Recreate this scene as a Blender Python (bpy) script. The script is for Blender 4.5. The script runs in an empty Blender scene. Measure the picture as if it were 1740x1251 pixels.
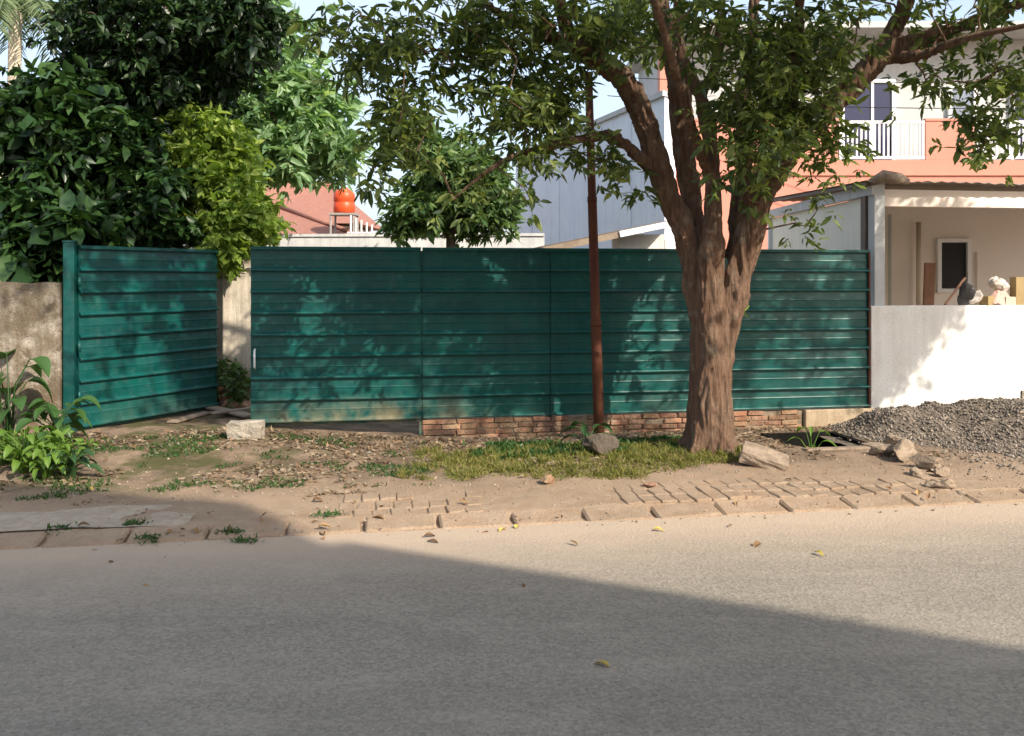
import bpy, bmesh, math, random
import numpy as np
from mathutils import Vector, Matrix, noise as mnoise

random.seed(7)
RNG = np.random.default_rng(11)
scene = bpy.context.scene
COL = scene.collection

# ------------------------------------------------------------------ camera
CAMH = 1.75
F = 1500.0            # focal length in photograph pixels (width 1740)
HOR = 471.0           # row of the horizon in the photograph
cam_d = bpy.data.cameras.new('camera')
cam_d.sensor_fit = 'HORIZONTAL'
cam_d.sensor_width = 36.0
cam_d.lens = 36.0 * F / 1740.0
cam_d.shift_y = -(625.5 - HOR) / 1740.0
cam_d.clip_start = 0.1
cam_d.clip_end = 2000.0
cam = bpy.data.objects.new('camera', cam_d)
cam.location = (0, 0, CAMH)
cam.rotation_euler = (math.radians(90), 0, 0)
COL.objects.link(cam)
scene.camera = cam

# ------------------------------------------------------------------ world, sun, exposure
PHI, ELEV = math.radians(42), math.radians(36)      # sun behind the camera, to its right
to_sun = Vector((math.sin(PHI) * math.cos(ELEV), -math.cos(PHI) * math.cos(ELEV), math.sin(ELEV)))
world = bpy.data.worlds.new('World')
scene.world = world
world.use_nodes = True
wn, wl = world.node_tree.nodes, world.node_tree.links
wn.clear()
sky = wn.new('ShaderNodeTexSky')
sky.sky_type = 'NISHITA'
sky.sun_disc = False
sky.sun_elevation = ELEV
sky.sun_rotation = math.atan2(to_sun.x, to_sun.y)
sky.air_density = 1.0
sky.dust_density = 3.5
sky.ozone_density = 1.0
bg = wn.new('ShaderNodeBackground')
bg.inputs['Strength'].default_value = 0.15
out = wn.new('ShaderNodeOutputWorld')
# thin even veil of high cloud over the whole sky
wtc = wn.new('ShaderNodeTexCoord'); wmp = wn.new('ShaderNodeMapping'); wmp.inputs['Scale'].default_value = (1, 1, 2.2)
wno = wn.new('ShaderNodeTexNoise'); wno.inputs['Scale'].default_value = 2.2; wno.inputs['Detail'].default_value = 6
wmr = wn.new('ShaderNodeMapRange'); wmr.inputs[1].default_value = .3; wmr.inputs[2].default_value = .75; wmr.inputs[3].default_value = .25; wmr.inputs[4].default_value = .75
wmx = wn.new('ShaderNodeMix'); wmx.data_type = 'RGBA'; wmx.inputs[7].default_value = (3.1, 3.5, 4.1, 1)
wl.new(wtc.outputs['Generated'], wmp.inputs[0]); wl.new(wmp.outputs[0], wno.inputs['Vector']); wl.new(wno.outputs[0], wmr.inputs[0])
wl.new(wmr.outputs[0], wmx.inputs[0]); wl.new(sky.outputs[0], wmx.inputs[6]); wl.new(wmx.outputs[2], bg.inputs['Color'])
wl.new(bg.outputs[0], out.inputs['Surface'])
sun_d = bpy.data.lights.new('sun', 'SUN')
sun_d.energy = 3.5
sun_d.angle = math.radians(0.6)
sun_d.color = (1.0, 0.90, 0.76)
sun = bpy.data.objects.new('sun', sun_d)
sun.rotation_euler = (-to_sun).to_track_quat('-Z', 'Y').to_euler()
sun.location = to_sun * 60
COL.objects.link(sun)
vs = scene.view_settings
vs.view_transform = 'Standard'
vs.look = 'None'
vs.exposure = 1.08
vs.gamma = 1.0
vs.use_curve_mapping = False

# ------------------------------------------------------------------ placing helpers
def P(px, py, Y):
    """a point of the place at depth Y, from where it shows in the photograph"""
    return Vector(((px - 870.0) / F * Y, Y, CAMH + (HOR - py) / F * Y))

ANG = math.atan(0.168)                     # the street and the fence run at this angle
U = Vector((math.cos(ANG), math.sin(ANG), 0))
V = Vector((-math.sin(ANG), math.cos(ANG), 0))
def S(u, v, z=0.0):
    return U * u + V * v + Vector((0, 0, z))
def toUV(p):
    return p.x * U.x + p.y * U.y, p.x * V.x + p.y * V.y
VF = 9.54                                  # the line of the fence

class MB:
    def __init__(s): s.v = []; s.f = []
    def add(s, vs_, fs):
        n = len(s.v); s.v += [tuple(x) for x in vs_]; s.f += [tuple(i + n for i in f) for f in fs]; return s
    def box(s, c, size, rz=0.0, m=None):
        hx, hy, hz = [k / 2 for k in size]
        M = m if m else Matrix.Rotation(rz, 3, 'Z')
        c = Vector(c)
        vv = [c + M @ Vector((x * hx, y * hy, z * hz)) for z in (-1, 1) for x, y in ((-1, -1), (1, -1), (1, 1), (-1, 1))]
        return s.add(vv, [(3, 2, 1, 0), (4, 5, 6, 7), (0, 1, 5, 4), (1, 2, 6, 5), (2, 3, 7, 6), (3, 0, 4, 7)])
    def prism(s, poly, z0, z1):
        n = len(poly)
        vv = [(p[0], p[1], z0) for p in poly] + [(p[0], p[1], z1) for p in poly]
        fs = [tuple(range(n))[::-1], tuple(range(n, 2 * n))] + [(i, (i + 1) % n, n + (i + 1) % n, n + i) for i in range(n)]
        return s.add(vv, fs)
    def tube(s, pts, rad, seg=8, wob=0.0, cap=True):
        pts = [Vector(p) for p in pts]
        if not hasattr(rad, '__len__'): rad = [rad] * len(pts)
        n0 = len(s.v); ref = None
        for i, p in enumerate(pts):
            d = (pts[min(i + 1, len(pts) - 1)] - pts[max(i - 1, 0)]).normalized()
            if ref is None: ref = Vector((0, 1, 0)) if abs(d.y) < .9 else Vector((1, 0, 0))
            a = d.cross(ref).normalized(); b = a.cross(d).normalized(); ref = b
            for k in range(seg):
                t = 2 * math.pi * k / seg
                r = rad[i]
                if wob: r *= 1 + wob * (mnoise.noise(Vector((math.cos(t) * 1.6, math.sin(t) * 1.6, p.z * 1.3 + p.x))) + .5 * mnoise.noise(Vector((math.cos(t) * 5, math.sin(t) * 5, p.z * 2.5))))
                s.v.append(tuple(p + a * math.cos(t) * r + b * math.sin(t) * r))
        for i in range(len(pts) - 1):
            for k in range(seg):
                q = n0 + i * seg + k; w = n0 + i * seg + (k + 1) % seg
                s.f.append((q, w, w + seg, q + seg))
        if cap:
            s.f.append(tuple(range(n0, n0 + seg))[::-1])
            e = n0 + (len(pts) - 1) * seg
            s.f.append(tuple(range(e, e + seg)))
        return s

WO = {}
def link(name, me, mat, parent=None, origin=None, smooth=False):
    o = bpy.data.objects.new(name, me)
    COL.objects.link(o)
    if mat and len(me.materials) == 0: me.materials.append(mat)
    if smooth and len(me.polygons): me.polygons.foreach_set('use_smooth', [True] * len(me.polygons))
    if parent: o.parent = parent
    WO[o.name] = Vector(origin) if origin is not None else Vector((0, 0, 0))
    return o
def obj(name, mb, mat, parent=None, smooth=False, origin=None, kind=None, bevel=0):
    """world-space shapes -> ONE mesh object with its origin at its base (or its thing's base)"""
    a = np.array(mb.v, dtype=float)
    if parent is not None: org = WO[parent.name]
    elif origin is not None: org = Vector(origin)
    else:
        lo, hi = a.min(0), a.max(0); org = Vector(((lo[0] + hi[0]) / 2, (lo[1] + hi[1]) / 2, lo[2]))
    me = bpy.data.meshes.new(name)
    me.from_pydata((a - np.array(org)).tolist(), [], mb.f)
    me.update()
    o = link(name, me, mat, parent, org, smooth)
    if parent is None: o.location = org
    if kind: o['kind'] = kind
    if bevel:
        m = o.modifiers.new('bevel', 'BEVEL'); m.width = bevel; m.segments = 2; m.limit_method = 'ANGLE'
    return o
def tag(o, label, cat, group=None):
    o['label'] = label; o['category'] = cat
    if group: o['group'] = group
    return o
def thing(name, label, cat, loc, group=None):
    o = bpy.data.objects.new(name, None); COL.objects.link(o)
    o.location = loc; o.empty_display_size = .2
    WO[o.name] = Vector(loc)
    return tag(o, label, cat, group)
def struct(o):
    o['kind'] = 'structure'; return o
def child(name, me, parent, wloc, rz=0.0, rot=None):
    """a piece that shares mesh data, placed at a world point under its thing"""
    o = bpy.data.objects.new(name, me); COL.objects.link(o)
    o.parent = parent; o.location = Vector(wloc) - WO[parent.name]
    o.rotation_euler = rot if rot else (0, 0, rz)
    WO[o.name] = Vector(wloc)
    return o

# ------------------------------------------------------------------ materials
def newmat(name):
    m = bpy.data.materials.new(name); m.use_nodes = True
    nt = m.node_tree; nt.nodes.clear()
    o = nt.nodes.new('ShaderNodeOutputMaterial')
    b = nt.nodes.new('ShaderNodeBsdfPrincipled')
    nt.links.new(b.outputs[0], o.inputs[0])
    return m, nt, b, o
def nd(nt, t, **kw):
    n = nt.nodes.new(t)
    for k, v in kw.items():
        if k.startswith('i_'): n.inputs[int(k[2:])].default_value = v
        else: setattr(n, k, v)
    return n
def mix(nt, fac, a, b, mode='MIX'):
    n = nt.nodes.new('ShaderNodeMix'); n.data_type = 'RGBA'; n.blend_type = mode
    for i, x in ((0, fac), (6, a), (7, b)):
        if isinstance(x, bpy.types.NodeSocket): nt.links.new(x, n.inputs[i])
        else: n.inputs[i].default_value = x if i == 0 else (*x[:3], 1)
    return n.outputs[2]
def pos(nt, scale=(1, 1, 1), obj_space=False):
    if obj_space: src = nd(nt, 'ShaderNodeTexCoord').outputs['Object']
    else: src = nd(nt, 'ShaderNodeNewGeometry').outputs['Position']
    mp = nd(nt, 'ShaderNodeMapping'); mp.inputs['Scale'].default_value = scale
    nt.links.new(src, mp.inputs[0]); return mp.outputs[0]
def noise(nt, vec, scale, detail=6, rough=.6, lo=.3, hi=.7):
    n = nd(nt, 'ShaderNodeTexNoise'); n.inputs['Scale'].default_value = scale
    n.inputs['Detail'].default_value = detail; n.inputs['Roughness'].default_value = rough
    nt.links.new(vec, n.inputs['Vector'])
    r = nd(nt, 'ShaderNodeMapRange'); r.inputs[1].default_value = lo; r.inputs[2].default_value = hi
    nt.links.new(n.outputs[0], r.inputs[0]); return r.outputs[0]
def bump(nt, b, h, strength, dist):
    n = nd(nt, 'ShaderNodeBump'); n.inputs['Strength'].default_value = strength; n.inputs['Distance'].default_value = dist
    nt.links.new(h, n.inputs['Height']); nt.links.new(n.outputs[0], b.inputs['Normal'])
def mathn(nt, op, a, b=None, clamp=False):
    n = nd(nt, 'ShaderNodeMath', operation=op); n.use_clamp = clamp
    for i, x in enumerate((a, b)):
        if x is None: continue
        if isinstance(x, bpy.types.NodeSocket): nt.links.new(x, n.inputs[i])
        else: n.inputs[i].default_value = x
    return n.outputs[0]

def plain(name, c, c2=None, rough=.8, sc=6.0, bmp=.25, dist=.01, spec=.3, metal=0, stretch=(1, 1, 1), orand=0.0, fine=60):
    """mottled paint, plaster, concrete, wood ..."""
    m, nt, b, o = newmat(name)
    v = pos(nt, stretch)
    c2 = c2 or tuple(k * .75 for k in c)
    n1 = noise(nt, v, sc); n2 = noise(nt, v, fine, 4, .6, .25, .75)
    col = mix(nt, n1, c, c2)
    col = mix(nt, mathn(nt, 'MULTIPLY', n2, .22), col, tuple(k * .45 for k in c))
    if orand:
        oi = nd(nt, 'ShaderNodeObjectInfo')
        hsv = nd(nt, 'ShaderNodeHueSaturation')
        mr = nd(nt, 'ShaderNodeMapRange'); mr.inputs[3].default_value = 1 - orand; mr.inputs[4].default_value = 1 + orand
        nt.links.new(oi.outputs['Random'], mr.inputs[0]); nt.links.new(mr.outputs[0], hsv.inputs['Value'])
        mr2 = nd(nt, 'ShaderNodeMapRange'); mr2.inputs[3].default_value = .49; mr2.inputs[4].default_value = .512
        nt.links.new(mathn(nt, 'FRACT', mathn(nt, 'MULTIPLY', oi.outputs['Random'], 17.3)), mr2.inputs[0]); nt.links.new(mr2.outputs[0], hsv.inputs['Hue'])
        nt.links.new(col, hsv.inputs['Color']); col = hsv.outputs[0]
    nt.links.new(col, b.inputs['Base Color'])
    b.inputs['Roughness'].default_value = rough; b.inputs['Specular IOR Level'].default_value = spec; b.inputs['Metallic'].default_value = metal
    if bmp: bump(nt, b, mathn(nt, 'ADD', n1, mathn(nt, 'MULTIPLY', n2, .4)), bmp, dist)
    return m

def stained(name, c, stain, amount=.6, moss=None, rough=.85, sc=1.2, low=None, blotlo=.38):
    """old painted or rendered wall: vertical run-off streaks, blotches"""
    m, nt, b, o = newmat(name)
    streak = noise(nt, pos(nt, (5, 5, .35)), sc * 1.5, 6, .65, .42, .72)
    blot = noise(nt, pos(nt), sc * 2.2, 8, .68, blotlo, blotlo + .26)
    fine = noise(nt, pos(nt), 55, 4, .6, .25, .75)
    col = mix(nt, mathn(nt, 'MULTIPLY', streak, amount), c, stain)
    col = mix(nt, mathn(nt, 'MULTIPLY', blot, amount * .7), col, stain)
    if moss:
        mm = noise(nt, pos(nt), 2.2, 7, .72, .42, .60)
        col = mix(nt, mathn(nt, 'MULTIPLY', mm, .8), col, moss)
    if low:
        sx = nd(nt, 'ShaderNodeSeparateXYZ'); nt.links.new(nd(nt, 'ShaderNodeNewGeometry').outputs['Position'], sx.inputs[0])
        mr = nd(nt, 'ShaderNodeMapRange'); mr.inputs[1].default_value = low[1]; mr.inputs[2].default_value = -.05
        nt.links.new(mathn(nt, 'SUBTRACT', sx.outputs[2], mathn(nt, 'MULTIPLY', blot, .25)), mr.inputs[0])
        col = mix(nt, mathn(nt, 'MULTIPLY', mr.outputs[0], .8, clamp=True), col, low[0])
    col = mix(nt, mathn(nt, 'MULTIPLY', fine, .15), col, tuple(k * .4 for k in c))
    nt.links.new(col, b.inputs['Base Color'])
    b.inputs['Roughness'].default_value = rough; b.inputs['Specular IOR Level'].default_value = .25
    bump(nt, b, mathn(nt, 'ADD', blot, fine), .35, .008)
    return m

def leafmat(name, cols, trans=.35, rough=.45, spec=.35, vein=True):
    m, nt, b, o = newmat(name)
    g = nd(nt, 'ShaderNodeNewGeometry')
    r = nd(nt, 'ShaderNodeValToRGB')
    e = r.color_ramp.elements
    while len(e) < len(cols): e.new(.5)
    for i, c in enumerate(cols):
        e[i].position = i / (len(cols) - 1) * .96; e[i].color = (*c, 1)
    nt.links.new(g.outputs['Random Per Island'], r.inputs[0])
    big = noise(nt, pos(nt), 1.1, 3, .5, .3, .7)
    col = mix(nt, mathn(nt, 'MULTIPLY', big, .45), r.outputs[0], tuple(k * .62 for k in cols[len(cols) // 2]))
    nt.links.new(col, b.inputs['Base Color'])
    b.inputs['Roughness'].default_value = rough; b.inputs['Specular IOR Level'].default_value = spec
    t = nd(nt, 'ShaderNodeBsdfTranslucent')
    tc = mix(nt, 1.0, col, (1.25, 1.3, .55), 'MULTIPLY')
    nt.links.new(tc, t.inputs['Color'])
    ms = nd(nt, 'ShaderNodeMixShader'); ms.inputs[0].default_value = trans
    nt.links.new(b.outputs[0], ms.inputs[1]); nt.links.new(t.outputs[0], ms.inputs[2]); nt.links.new(ms.outputs[0], o.inputs[0])
    return m

def barkmat(name, c, c2, lichen=None, sc=1.0, strength=.9):
    m, nt, b, o = newmat(name)
    fiss = noise(nt, pos(nt, (1, 1, .16)), 26 * sc, 8, .7, .35, .68)
    plate = noise(nt, pos(nt, (1, 1, .5)), 7 * sc, 5, .6, .35, .65)
    fine = noise(nt, pos(nt), 90 * sc, 4, .65, .25, .75)
    col = mix(nt, fiss, tuple(k * .22 for k in c), c)
    col = mix(nt, mathn(nt, 'MULTIPLY', plate, .75), col, c2)
    if lichen:
        li = noise(nt, pos(nt), 4.5, 6, .7, .55, .66)
        col = mix(nt, mathn(nt, 'MULTIPLY', li, .65), col, lichen)
    col = mix(nt, mathn(nt, 'MULTIPLY', fine, .3), col, tuple(k * .4 for k in c))
    nt.links.new(col, b.inputs['Base Color']); b.inputs['Roughness'].default_value = .9; b.inputs['Specular IOR Level'].default_value = .15
    bump(nt, b, mathn(nt, 'ADD', mathn(nt, 'MULTIPLY', fiss, 1.0), mathn(nt, 'MULTIPLY', fine, .35)), strength, .022)
    return m

def asphaltmat():
    m, nt, b, o = newmat('asphalt')
    v = pos(nt)
    grit = noise(nt, v, 62, 4, .75, .3, .7)
    grit2 = noise(nt, v, 34, 5, .7, .3, .7)
    patch = noise(nt, v, .55, 6, .6, .35, .66)
    tracks = noise(nt, pos(nt, (.25, 1.4, 1)), 1.5, 5, .6, .35, .68)
    col = mix(nt, grit, (.115, .100, .080), (.37, .325, .262))
    col = mix(nt, mathn(nt, 'MULTIPLY', grit2, .45), col, (.19, .168, .136))
    col = mix(nt, mathn(nt, 'MULTIPLY', patch, .40), col, (.345, .295, .23))
    col = mix(nt, mathn(nt, 'MULTIPLY', tracks, .5), col, (.165, .148, .122))
    worn = noise(nt, pos(nt, (.35, 1.1, 1)), 3.2, 7, .7, .5, .68)
    col = mix(nt, mathn(nt, 'MULTIPLY', worn, .35), col, (.40, .35, .28))
    pebble = nd(nt, 'ShaderNodeTexVoronoi'); pebble.inputs['Scale'].default_value = 42
    nt.links.new(v, pebble.inputs['Vector'])
    pm = nd(nt, 'ShaderNodeMapRange'); pm.inputs[1].default_value = .30; pm.inputs[2].default_value = .12
    nt.links.new(pebble.outputs['Distance'], pm.inputs[0])
    dark = noise(nt, v, 21, 2, .5, .56, .62)
    col = mix(nt, mathn(nt, 'MULTIPLY', mathn(nt, 'MULTIPLY', pm.outputs[0], dark), .75), col, (.055, .052, .048))
    vo = nd(nt, 'ShaderNodeTexVoronoi'); vo.inputs['Scale'].default_value = 58
    nt.links.new(v, vo.inputs['Vector'])
    sc_ = nd(nt, 'ShaderNodeSeparateColor'); nt.links.new(vo.outputs['Color'], sc_.inputs[0])
    agg = mix(nt, sc_.outputs[0], (.05, .045, .038), (.40, .355, .29))
    col = mix(nt, .22, col, agg)
    oil = noise(nt, v, 1.6, 4, .55, .60, .72)
    col = mix(nt, mathn(nt, 'MULTIPLY', oil, .35), col, (.10, .094, .085))
    cr = nd(nt, 'ShaderNodeTexVoronoi', feature='DISTANCE_TO_EDGE'); cr.inputs['Scale'].default_value = .42
    wv = nd(nt, 'ShaderNodeTexNoise'); wv.inputs['Scale'].default_value = 3.0; wv.inputs['Detail'].default_value = 6; nt.links.new(v, wv.inputs['Vector'])
    va = nd(nt, 'ShaderNodeVectorMath', operation='SCALE'); va.inputs[3].default_value = .55; nt.links.new(wv.outputs['Color'], va.inputs[0])
    vb_ = nd(nt, 'ShaderNodeVectorMath', operation='ADD'); nt.links.new(v, vb_.inputs[0]); nt.links.new(va.outputs[0], vb_.inputs[1]); nt.links.new(vb_.outputs[0], cr.inputs['Vector'])
    cm = nd(nt, 'ShaderNodeMapRange'); cm.inputs[1].default_value = .006; cm.inputs[2].default_value = .0015; nt.links.new(cr.outputs['Distance'], cm.inputs[0])
    cmask = mathn(nt, 'MULTIPLY', cm.outputs[0], noise(nt, v, .8, 3, .5, .5, .62))
    col = mix(nt, mathn(nt, 'MULTIPLY', cmask, .12), col, (.05, .046, .04))
    # earth carried onto the road edge
    sx = nd(nt, 'ShaderNodeSeparateXYZ'); nt.links.new(nd(nt, 'ShaderNodeNewGeometry').outputs['Position'], sx.inputs[0])
    vv = mathn(nt, 'ADD', mathn(nt, 'MULTIPLY', sx.outputs[0], V.x), mathn(nt, 'MULTIPLY', sx.outputs[1], V.y))
    mr = nd(nt, 'ShaderNodeMapRange'); mr.inputs[1].default_value = 4.6; mr.inputs[2].default_value = 6.05
    nt.links.new(vv, mr.inputs[0])
    dn = noise(nt, pos(nt, (.6, 1.2, 1)), 2.4, 7, .65, .3, .75)
    df = mathn(nt, 'MULTIPLY', mathn(nt, 'ADD', mr.outputs[0], mathn(nt, 'MULTIPLY', dn, .35)), mathn(nt, 'ADD', mr.outputs[0], .05), clamp=True)
    col = mix(nt, mathn(nt, 'MULTIPLY', df, .9), col, (.43, .335, .25))
    nt.links.new(col, b.inputs['Base Color']); b.inputs['Roughness'].default_value = .88; b.inputs['Specular IOR Level'].default_value = .3
    bump(nt, b, mathn(nt, 'ADD', mathn(nt, 'ADD', grit, grit2), vo.outputs['Distance']), .5, .007)
    return m

def earthmat():
    m, nt, b, o = newmat('earth')
    v = pos(nt)
    big = noise(nt, v, .9, 6, .6, .35, .65)
    mid = noise(nt, v, 5, 7, .7, .35, .65)
    fine = noise(nt, v, 70, 4, .7, .28, .72)
    col = mix(nt, big, (.46, .315, .21), (.33, .235, .155))
    col = mix(nt, mathn(nt, 'MULTIPLY', mid, .6), col, (.53, .42, .31))
    sx = nd(nt, 'ShaderNodeSeparateXYZ'); nt.links.new(nd(nt, 'ShaderNodeNewGeometry').outputs['Position'], sx.inputs[0])
    vv = mathn(nt, 'ADD', mathn(nt, 'MULTIPLY', sx.outputs[0], V.x), mathn(nt, 'MULTIPLY', sx.outputs[1], V.y))
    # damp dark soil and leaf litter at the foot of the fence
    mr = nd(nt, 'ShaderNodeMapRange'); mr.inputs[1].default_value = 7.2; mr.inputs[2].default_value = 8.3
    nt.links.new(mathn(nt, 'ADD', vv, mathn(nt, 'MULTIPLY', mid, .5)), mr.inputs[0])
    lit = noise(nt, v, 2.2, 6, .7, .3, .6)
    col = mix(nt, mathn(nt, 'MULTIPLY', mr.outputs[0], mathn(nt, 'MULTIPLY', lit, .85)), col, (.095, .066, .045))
    # moss on the damp left side
    ml = nd(nt, 'ShaderNodeMapRange'); ml.inputs[1].default_value = -1.0; ml.inputs[2].default_value = -2.6
    nt.links.new(sx.outputs[0], ml.inputs[0])
    mo = noise(nt, v, 2.7, 6, .65, .46, .58)
    mz = nd(nt, 'ShaderNodeMapRange'); mz.inputs[1].default_value = 7.15; mz.inputs[2].default_value = 7.7
    nt.links.new(vv, mz.inputs[0])
    col = mix(nt, mathn(nt, 'MULTIPLY', mathn(nt, 'MULTIPLY', ml.outputs[0], mo), mathn(nt, 'MULTIPLY', mz.outputs[0], .8)), col, (.07, .085, .022))
    col = mix(nt, mathn(nt, 'MULTIPLY', fine, .4), col, (.12, .085, .06))
    nt.links.new(col, b.inputs['Base Color']); b.inputs['Roughness'].default_value = .95; b.inputs['Specular IOR Level'].default_value = .15
    bump(nt, b, mathn(nt, 'ADD', mid, fine), .7, .018)
    return m

def fencemat():
    m, nt, b, o = newmat('green_painted_steel')
    n1 = noise(nt, pos(nt), 2.3, 6, .6, .35, .7)
    st = noise(nt, pos(nt, (9, 9, .6)), 1.3, 5, .6, .45, .75)
    col = mix(nt, n1, (.001, .070, .060), (.001, .044, .043))
    col = mix(nt, mathn(nt, 'MULTIPLY', st, .25), col, (.03, .10, .085))
    dust = noise(nt, pos(nt), 14, 6, .7, .5, .8)
    col = mix(nt, mathn(nt, 'MULTIPLY', dust, .12), col, (.2, .2, .15))
    # mud splashed up the foot of the sheets
    sx = nd(nt, 'ShaderNodeSeparateXYZ'); nt.links.new(nd(nt, 'ShaderNodeNewGeometry').outputs['Position'], sx.inputs[0])
    mr = nd(nt, 'ShaderNodeMapRange'); mr.inputs[1].default_value = .52; mr.inputs[2].default_value = .22
    nt.links.new(sx.outputs[2], mr.inputs[0])
    mx = nd(nt, 'ShaderNodeMapRange'); mx.inputs[1].default_value = 1.3; mx.inputs[2].default_value = .6
    nt.links.new(mathn(nt, 'ABSOLUTE', mathn(nt, 'ADD', sx.outputs[0], 1.5)), mx.inputs[0])
    mn = noise(nt, pos(nt, (1, 1, 1)), 2.2, 6, .65, .42, .66)
    f = mathn(nt, 'MULTIPLY', mathn(nt, 'MULTIPLY', mr.outputs[0], mn), mathn(nt, 'ADD', mathn(nt, 'MULTIPLY', mx.outputs[0], .75), .12), clamp=True)
    col = mix(nt, f, col, (.27, .21, .12))
    ru = noise(nt, pos(nt, (1.5, 1.5, 3)), 9, 7, .75, .66, .72)
    col = mix(nt, mathn(nt, 'MULTIPLY', ru, .7), col, (.16, .075, .035))
    scr = noise(nt, pos(nt, (2, 2, 60)), 2.2, 4, .6, .62, .72)
    col = mix(nt, mathn(nt, 'MULTIPLY', scr, .25), col, (.12, .22, .20))
    dent = noise(nt, pos(nt, (1, 1, 1.6)), 2.6, 2, .4, .3, .7)
    nt.links.new(col, b.inputs['Base Color']); b.inputs['Roughness'].default_value = .40; b.inputs['Specular IOR Level'].default_value = .30
    bump(nt, b, dent, .35, .03)
    return m

M = {}
M['asphalt'] = asphaltmat()
M['earth'] = earthmat()
M['green'] = fencemat()
M['rust'] = stained('rusty_painted_pole', (.075, .022, .016), (.14, .058, .026), .6)
M['paver'] = plain('dusty_paver', (.46, .325, .215), (.37, .265, .175), .95, 2.5, .6, orand=.07)
M['kerb'] = plain('dusty_kerb_concrete', (.46, .325, .215), (.38, .275, .185), .95, 2.5, .7, orand=.05)
M['apron'] = stained('grey_cement', (.43, .36, .28), (.26, .205, .15), .8, sc=2.5)
M['brick'] = plain('old_brick', (.27, .125, .075), (.33, .235, .155), .95, 7, .9, .02, orand=.42)
M['mortar'] = plain('crumbling_mortar', (.30, .235, .165), (.16, .125, .09), .95, 8, .7, .02)
M['render'] = stained('cream_plinth_render', (.50, .40, .28), (.22, .15, .09), .7, sc=2)
def oldwallmat():
    m, nt, b, o = newmat('weathered_wall')
    big = noise(nt, pos(nt), 2.6, 9, .72, .44, .56); mid = noise(nt, pos(nt, (1, 1, .6)), 7, 8, .7, .42, .6); fine = noise(nt, pos(nt), 60, 4, .6, .25, .75)
    streak = noise(nt, pos(nt, (6, 6, .5)), 2.0, 6, .65, .45, .65)
    col = mix(nt, big, (.50, .44, .37), (.15, .115, .078))
    col = mix(nt, mathn(nt, 'MULTIPLY', mid, .65), col, (.27, .215, .155))
    col = mix(nt, mathn(nt, 'MULTIPLY', streak, .5), col, (.10, .08, .055))
    sx = nd(nt, 'ShaderNodeSeparateXYZ'); nt.links.new(nd(nt, 'ShaderNodeNewGeometry').outputs['Position'], sx.inputs[0])
    mr = nd(nt, 'ShaderNodeMapRange'); mr.inputs[1].default_value = 1.2; mr.inputs[2].default_value = 1.7
    nt.links.new(mathn(nt, 'ADD', sx.outputs[2], mathn(nt, 'MULTIPLY', mid, .25)), mr.inputs[0])
    col = mix(nt, mathn(nt, 'MULTIPLY', mr.outputs[0], .75), col, (.085, .068, .045))
    mr2 = nd(nt, 'ShaderNodeMapRange'); mr2.inputs[1].default_value = .65; mr2.inputs[2].default_value = .1
    nt.links.new(mathn(nt, 'ADD', sx.outputs[2], mathn(nt, 'MULTIPLY', mid, .3)), mr2.inputs[0])
    col = mix(nt, mathn(nt, 'MULTIPLY', mr2.outputs[0], .7), col, (.26, .13, .08))
    col = mix(nt, mathn(nt, 'MULTIPLY', fine, .25), col, (.1, .08, .06))
    nt.links.new(col, b.inputs['Base Color']); b.inputs['Roughness'].default_value = .95; b.inputs['Specular IOR Level'].default_value = .15
    bump(nt, b, mathn(nt, 'ADD', big, mathn(nt, 'ADD', mid, fine)), .6, .012)
    return m
M['oldwall'] = oldwallmat()
M['pillar'] = stained('streaked_pillar', (.62, .55, .44), (.16, .13, .10), .6, sc=2.0)
M['white'] = stained('white_wall_paint', (.78, .77, .74), (.55, .52, .46), .55, sc=1.0, low=((.38, .30, .21), .22), blotlo=.46)
M['rosewall'] = plain('rosy_cream_paint', (.84, .75, .675), (.80, .71, .63), .85, 1.0, .08)
M['greywhite'] = stained('pale_side_wall', (.78, .76, .66), (.60, .60, .50), .4, sc=1)
M['fascia'] = stained('pale_grey_steel', (.56, .58, .58), (.35, .34, .32), .5, sc=2)
M['post'] = stained('grey_post', (.50, .52, .52), (.33, .34, .33), .5, sc=2)
M['roofdark'] = plain('dark_roof_sheet', (.10, .085, .075), (.17, .13, .10), .7, 6, .4)
M['rustroof'] = plain('rusty_roof_sheet', (.30, .25, .21), (.20, .16, .13), .8, 6, .4)
M['orange'] = plain('salmon_paint', (.58, .25, .185), (.51, .215, .155), .8, 1.0, .1)
M['upper'] = stained('pale_grey_paint', (.50, .51, .49), (.36, .37, .36), .5, sc=.9)
M['whitetrim'] = plain('white_trim', (.80, .80, .80), (.72, .72, .72), .5, 3, .05)
M['dark'] = plain('dark_interior', (.012, .011, .012), (.02, .02, .02), .6, 3, 0)
M['shadebluewall'] = stained('shade_blue_white_wall', (.80, .85, .92), (.62, .67, .77), .6, sc=.9)  # white paint with the blue of its shade mixed into the colour
M['backwall'] = stained('whitewashed_wall', (.62, .62, .60), (.33, .34, .36), .6, sc=1.1)
M['cream'] = stained('cream_house_paint', (.66, .60, .48), (.45, .39, .30), .4, sc=.8)
M['redroof'] = plain('red_roof_tile', (.33, .16, .12), (.26, .12, .09), .85, 5, .5, .03, stretch=(1, 1, 6))
M['tank'] = plain('orange_tank_plastic', (.72, .085, .025), (.62, .07, .02), .4, 3, .05)
M['steel'] = plain('thin_steel', (.35, .33, .31), (.25, .22, .2), .5, 8, .1)
M['concrete'] = plain('broken_concrete', (.36, .28, .205), (.19, .14, .10), .95, 9, .8, .02)
M['greyconcrete'] = plain('grey_concrete', (.42, .37, .30), (.24, .205, .165), .95, 8, .8, .02)
M['gravel'] = plain('gravel_heap', (.24, .195, .15), (.14, .115, .09), .95, 30, .9, .02)
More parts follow.
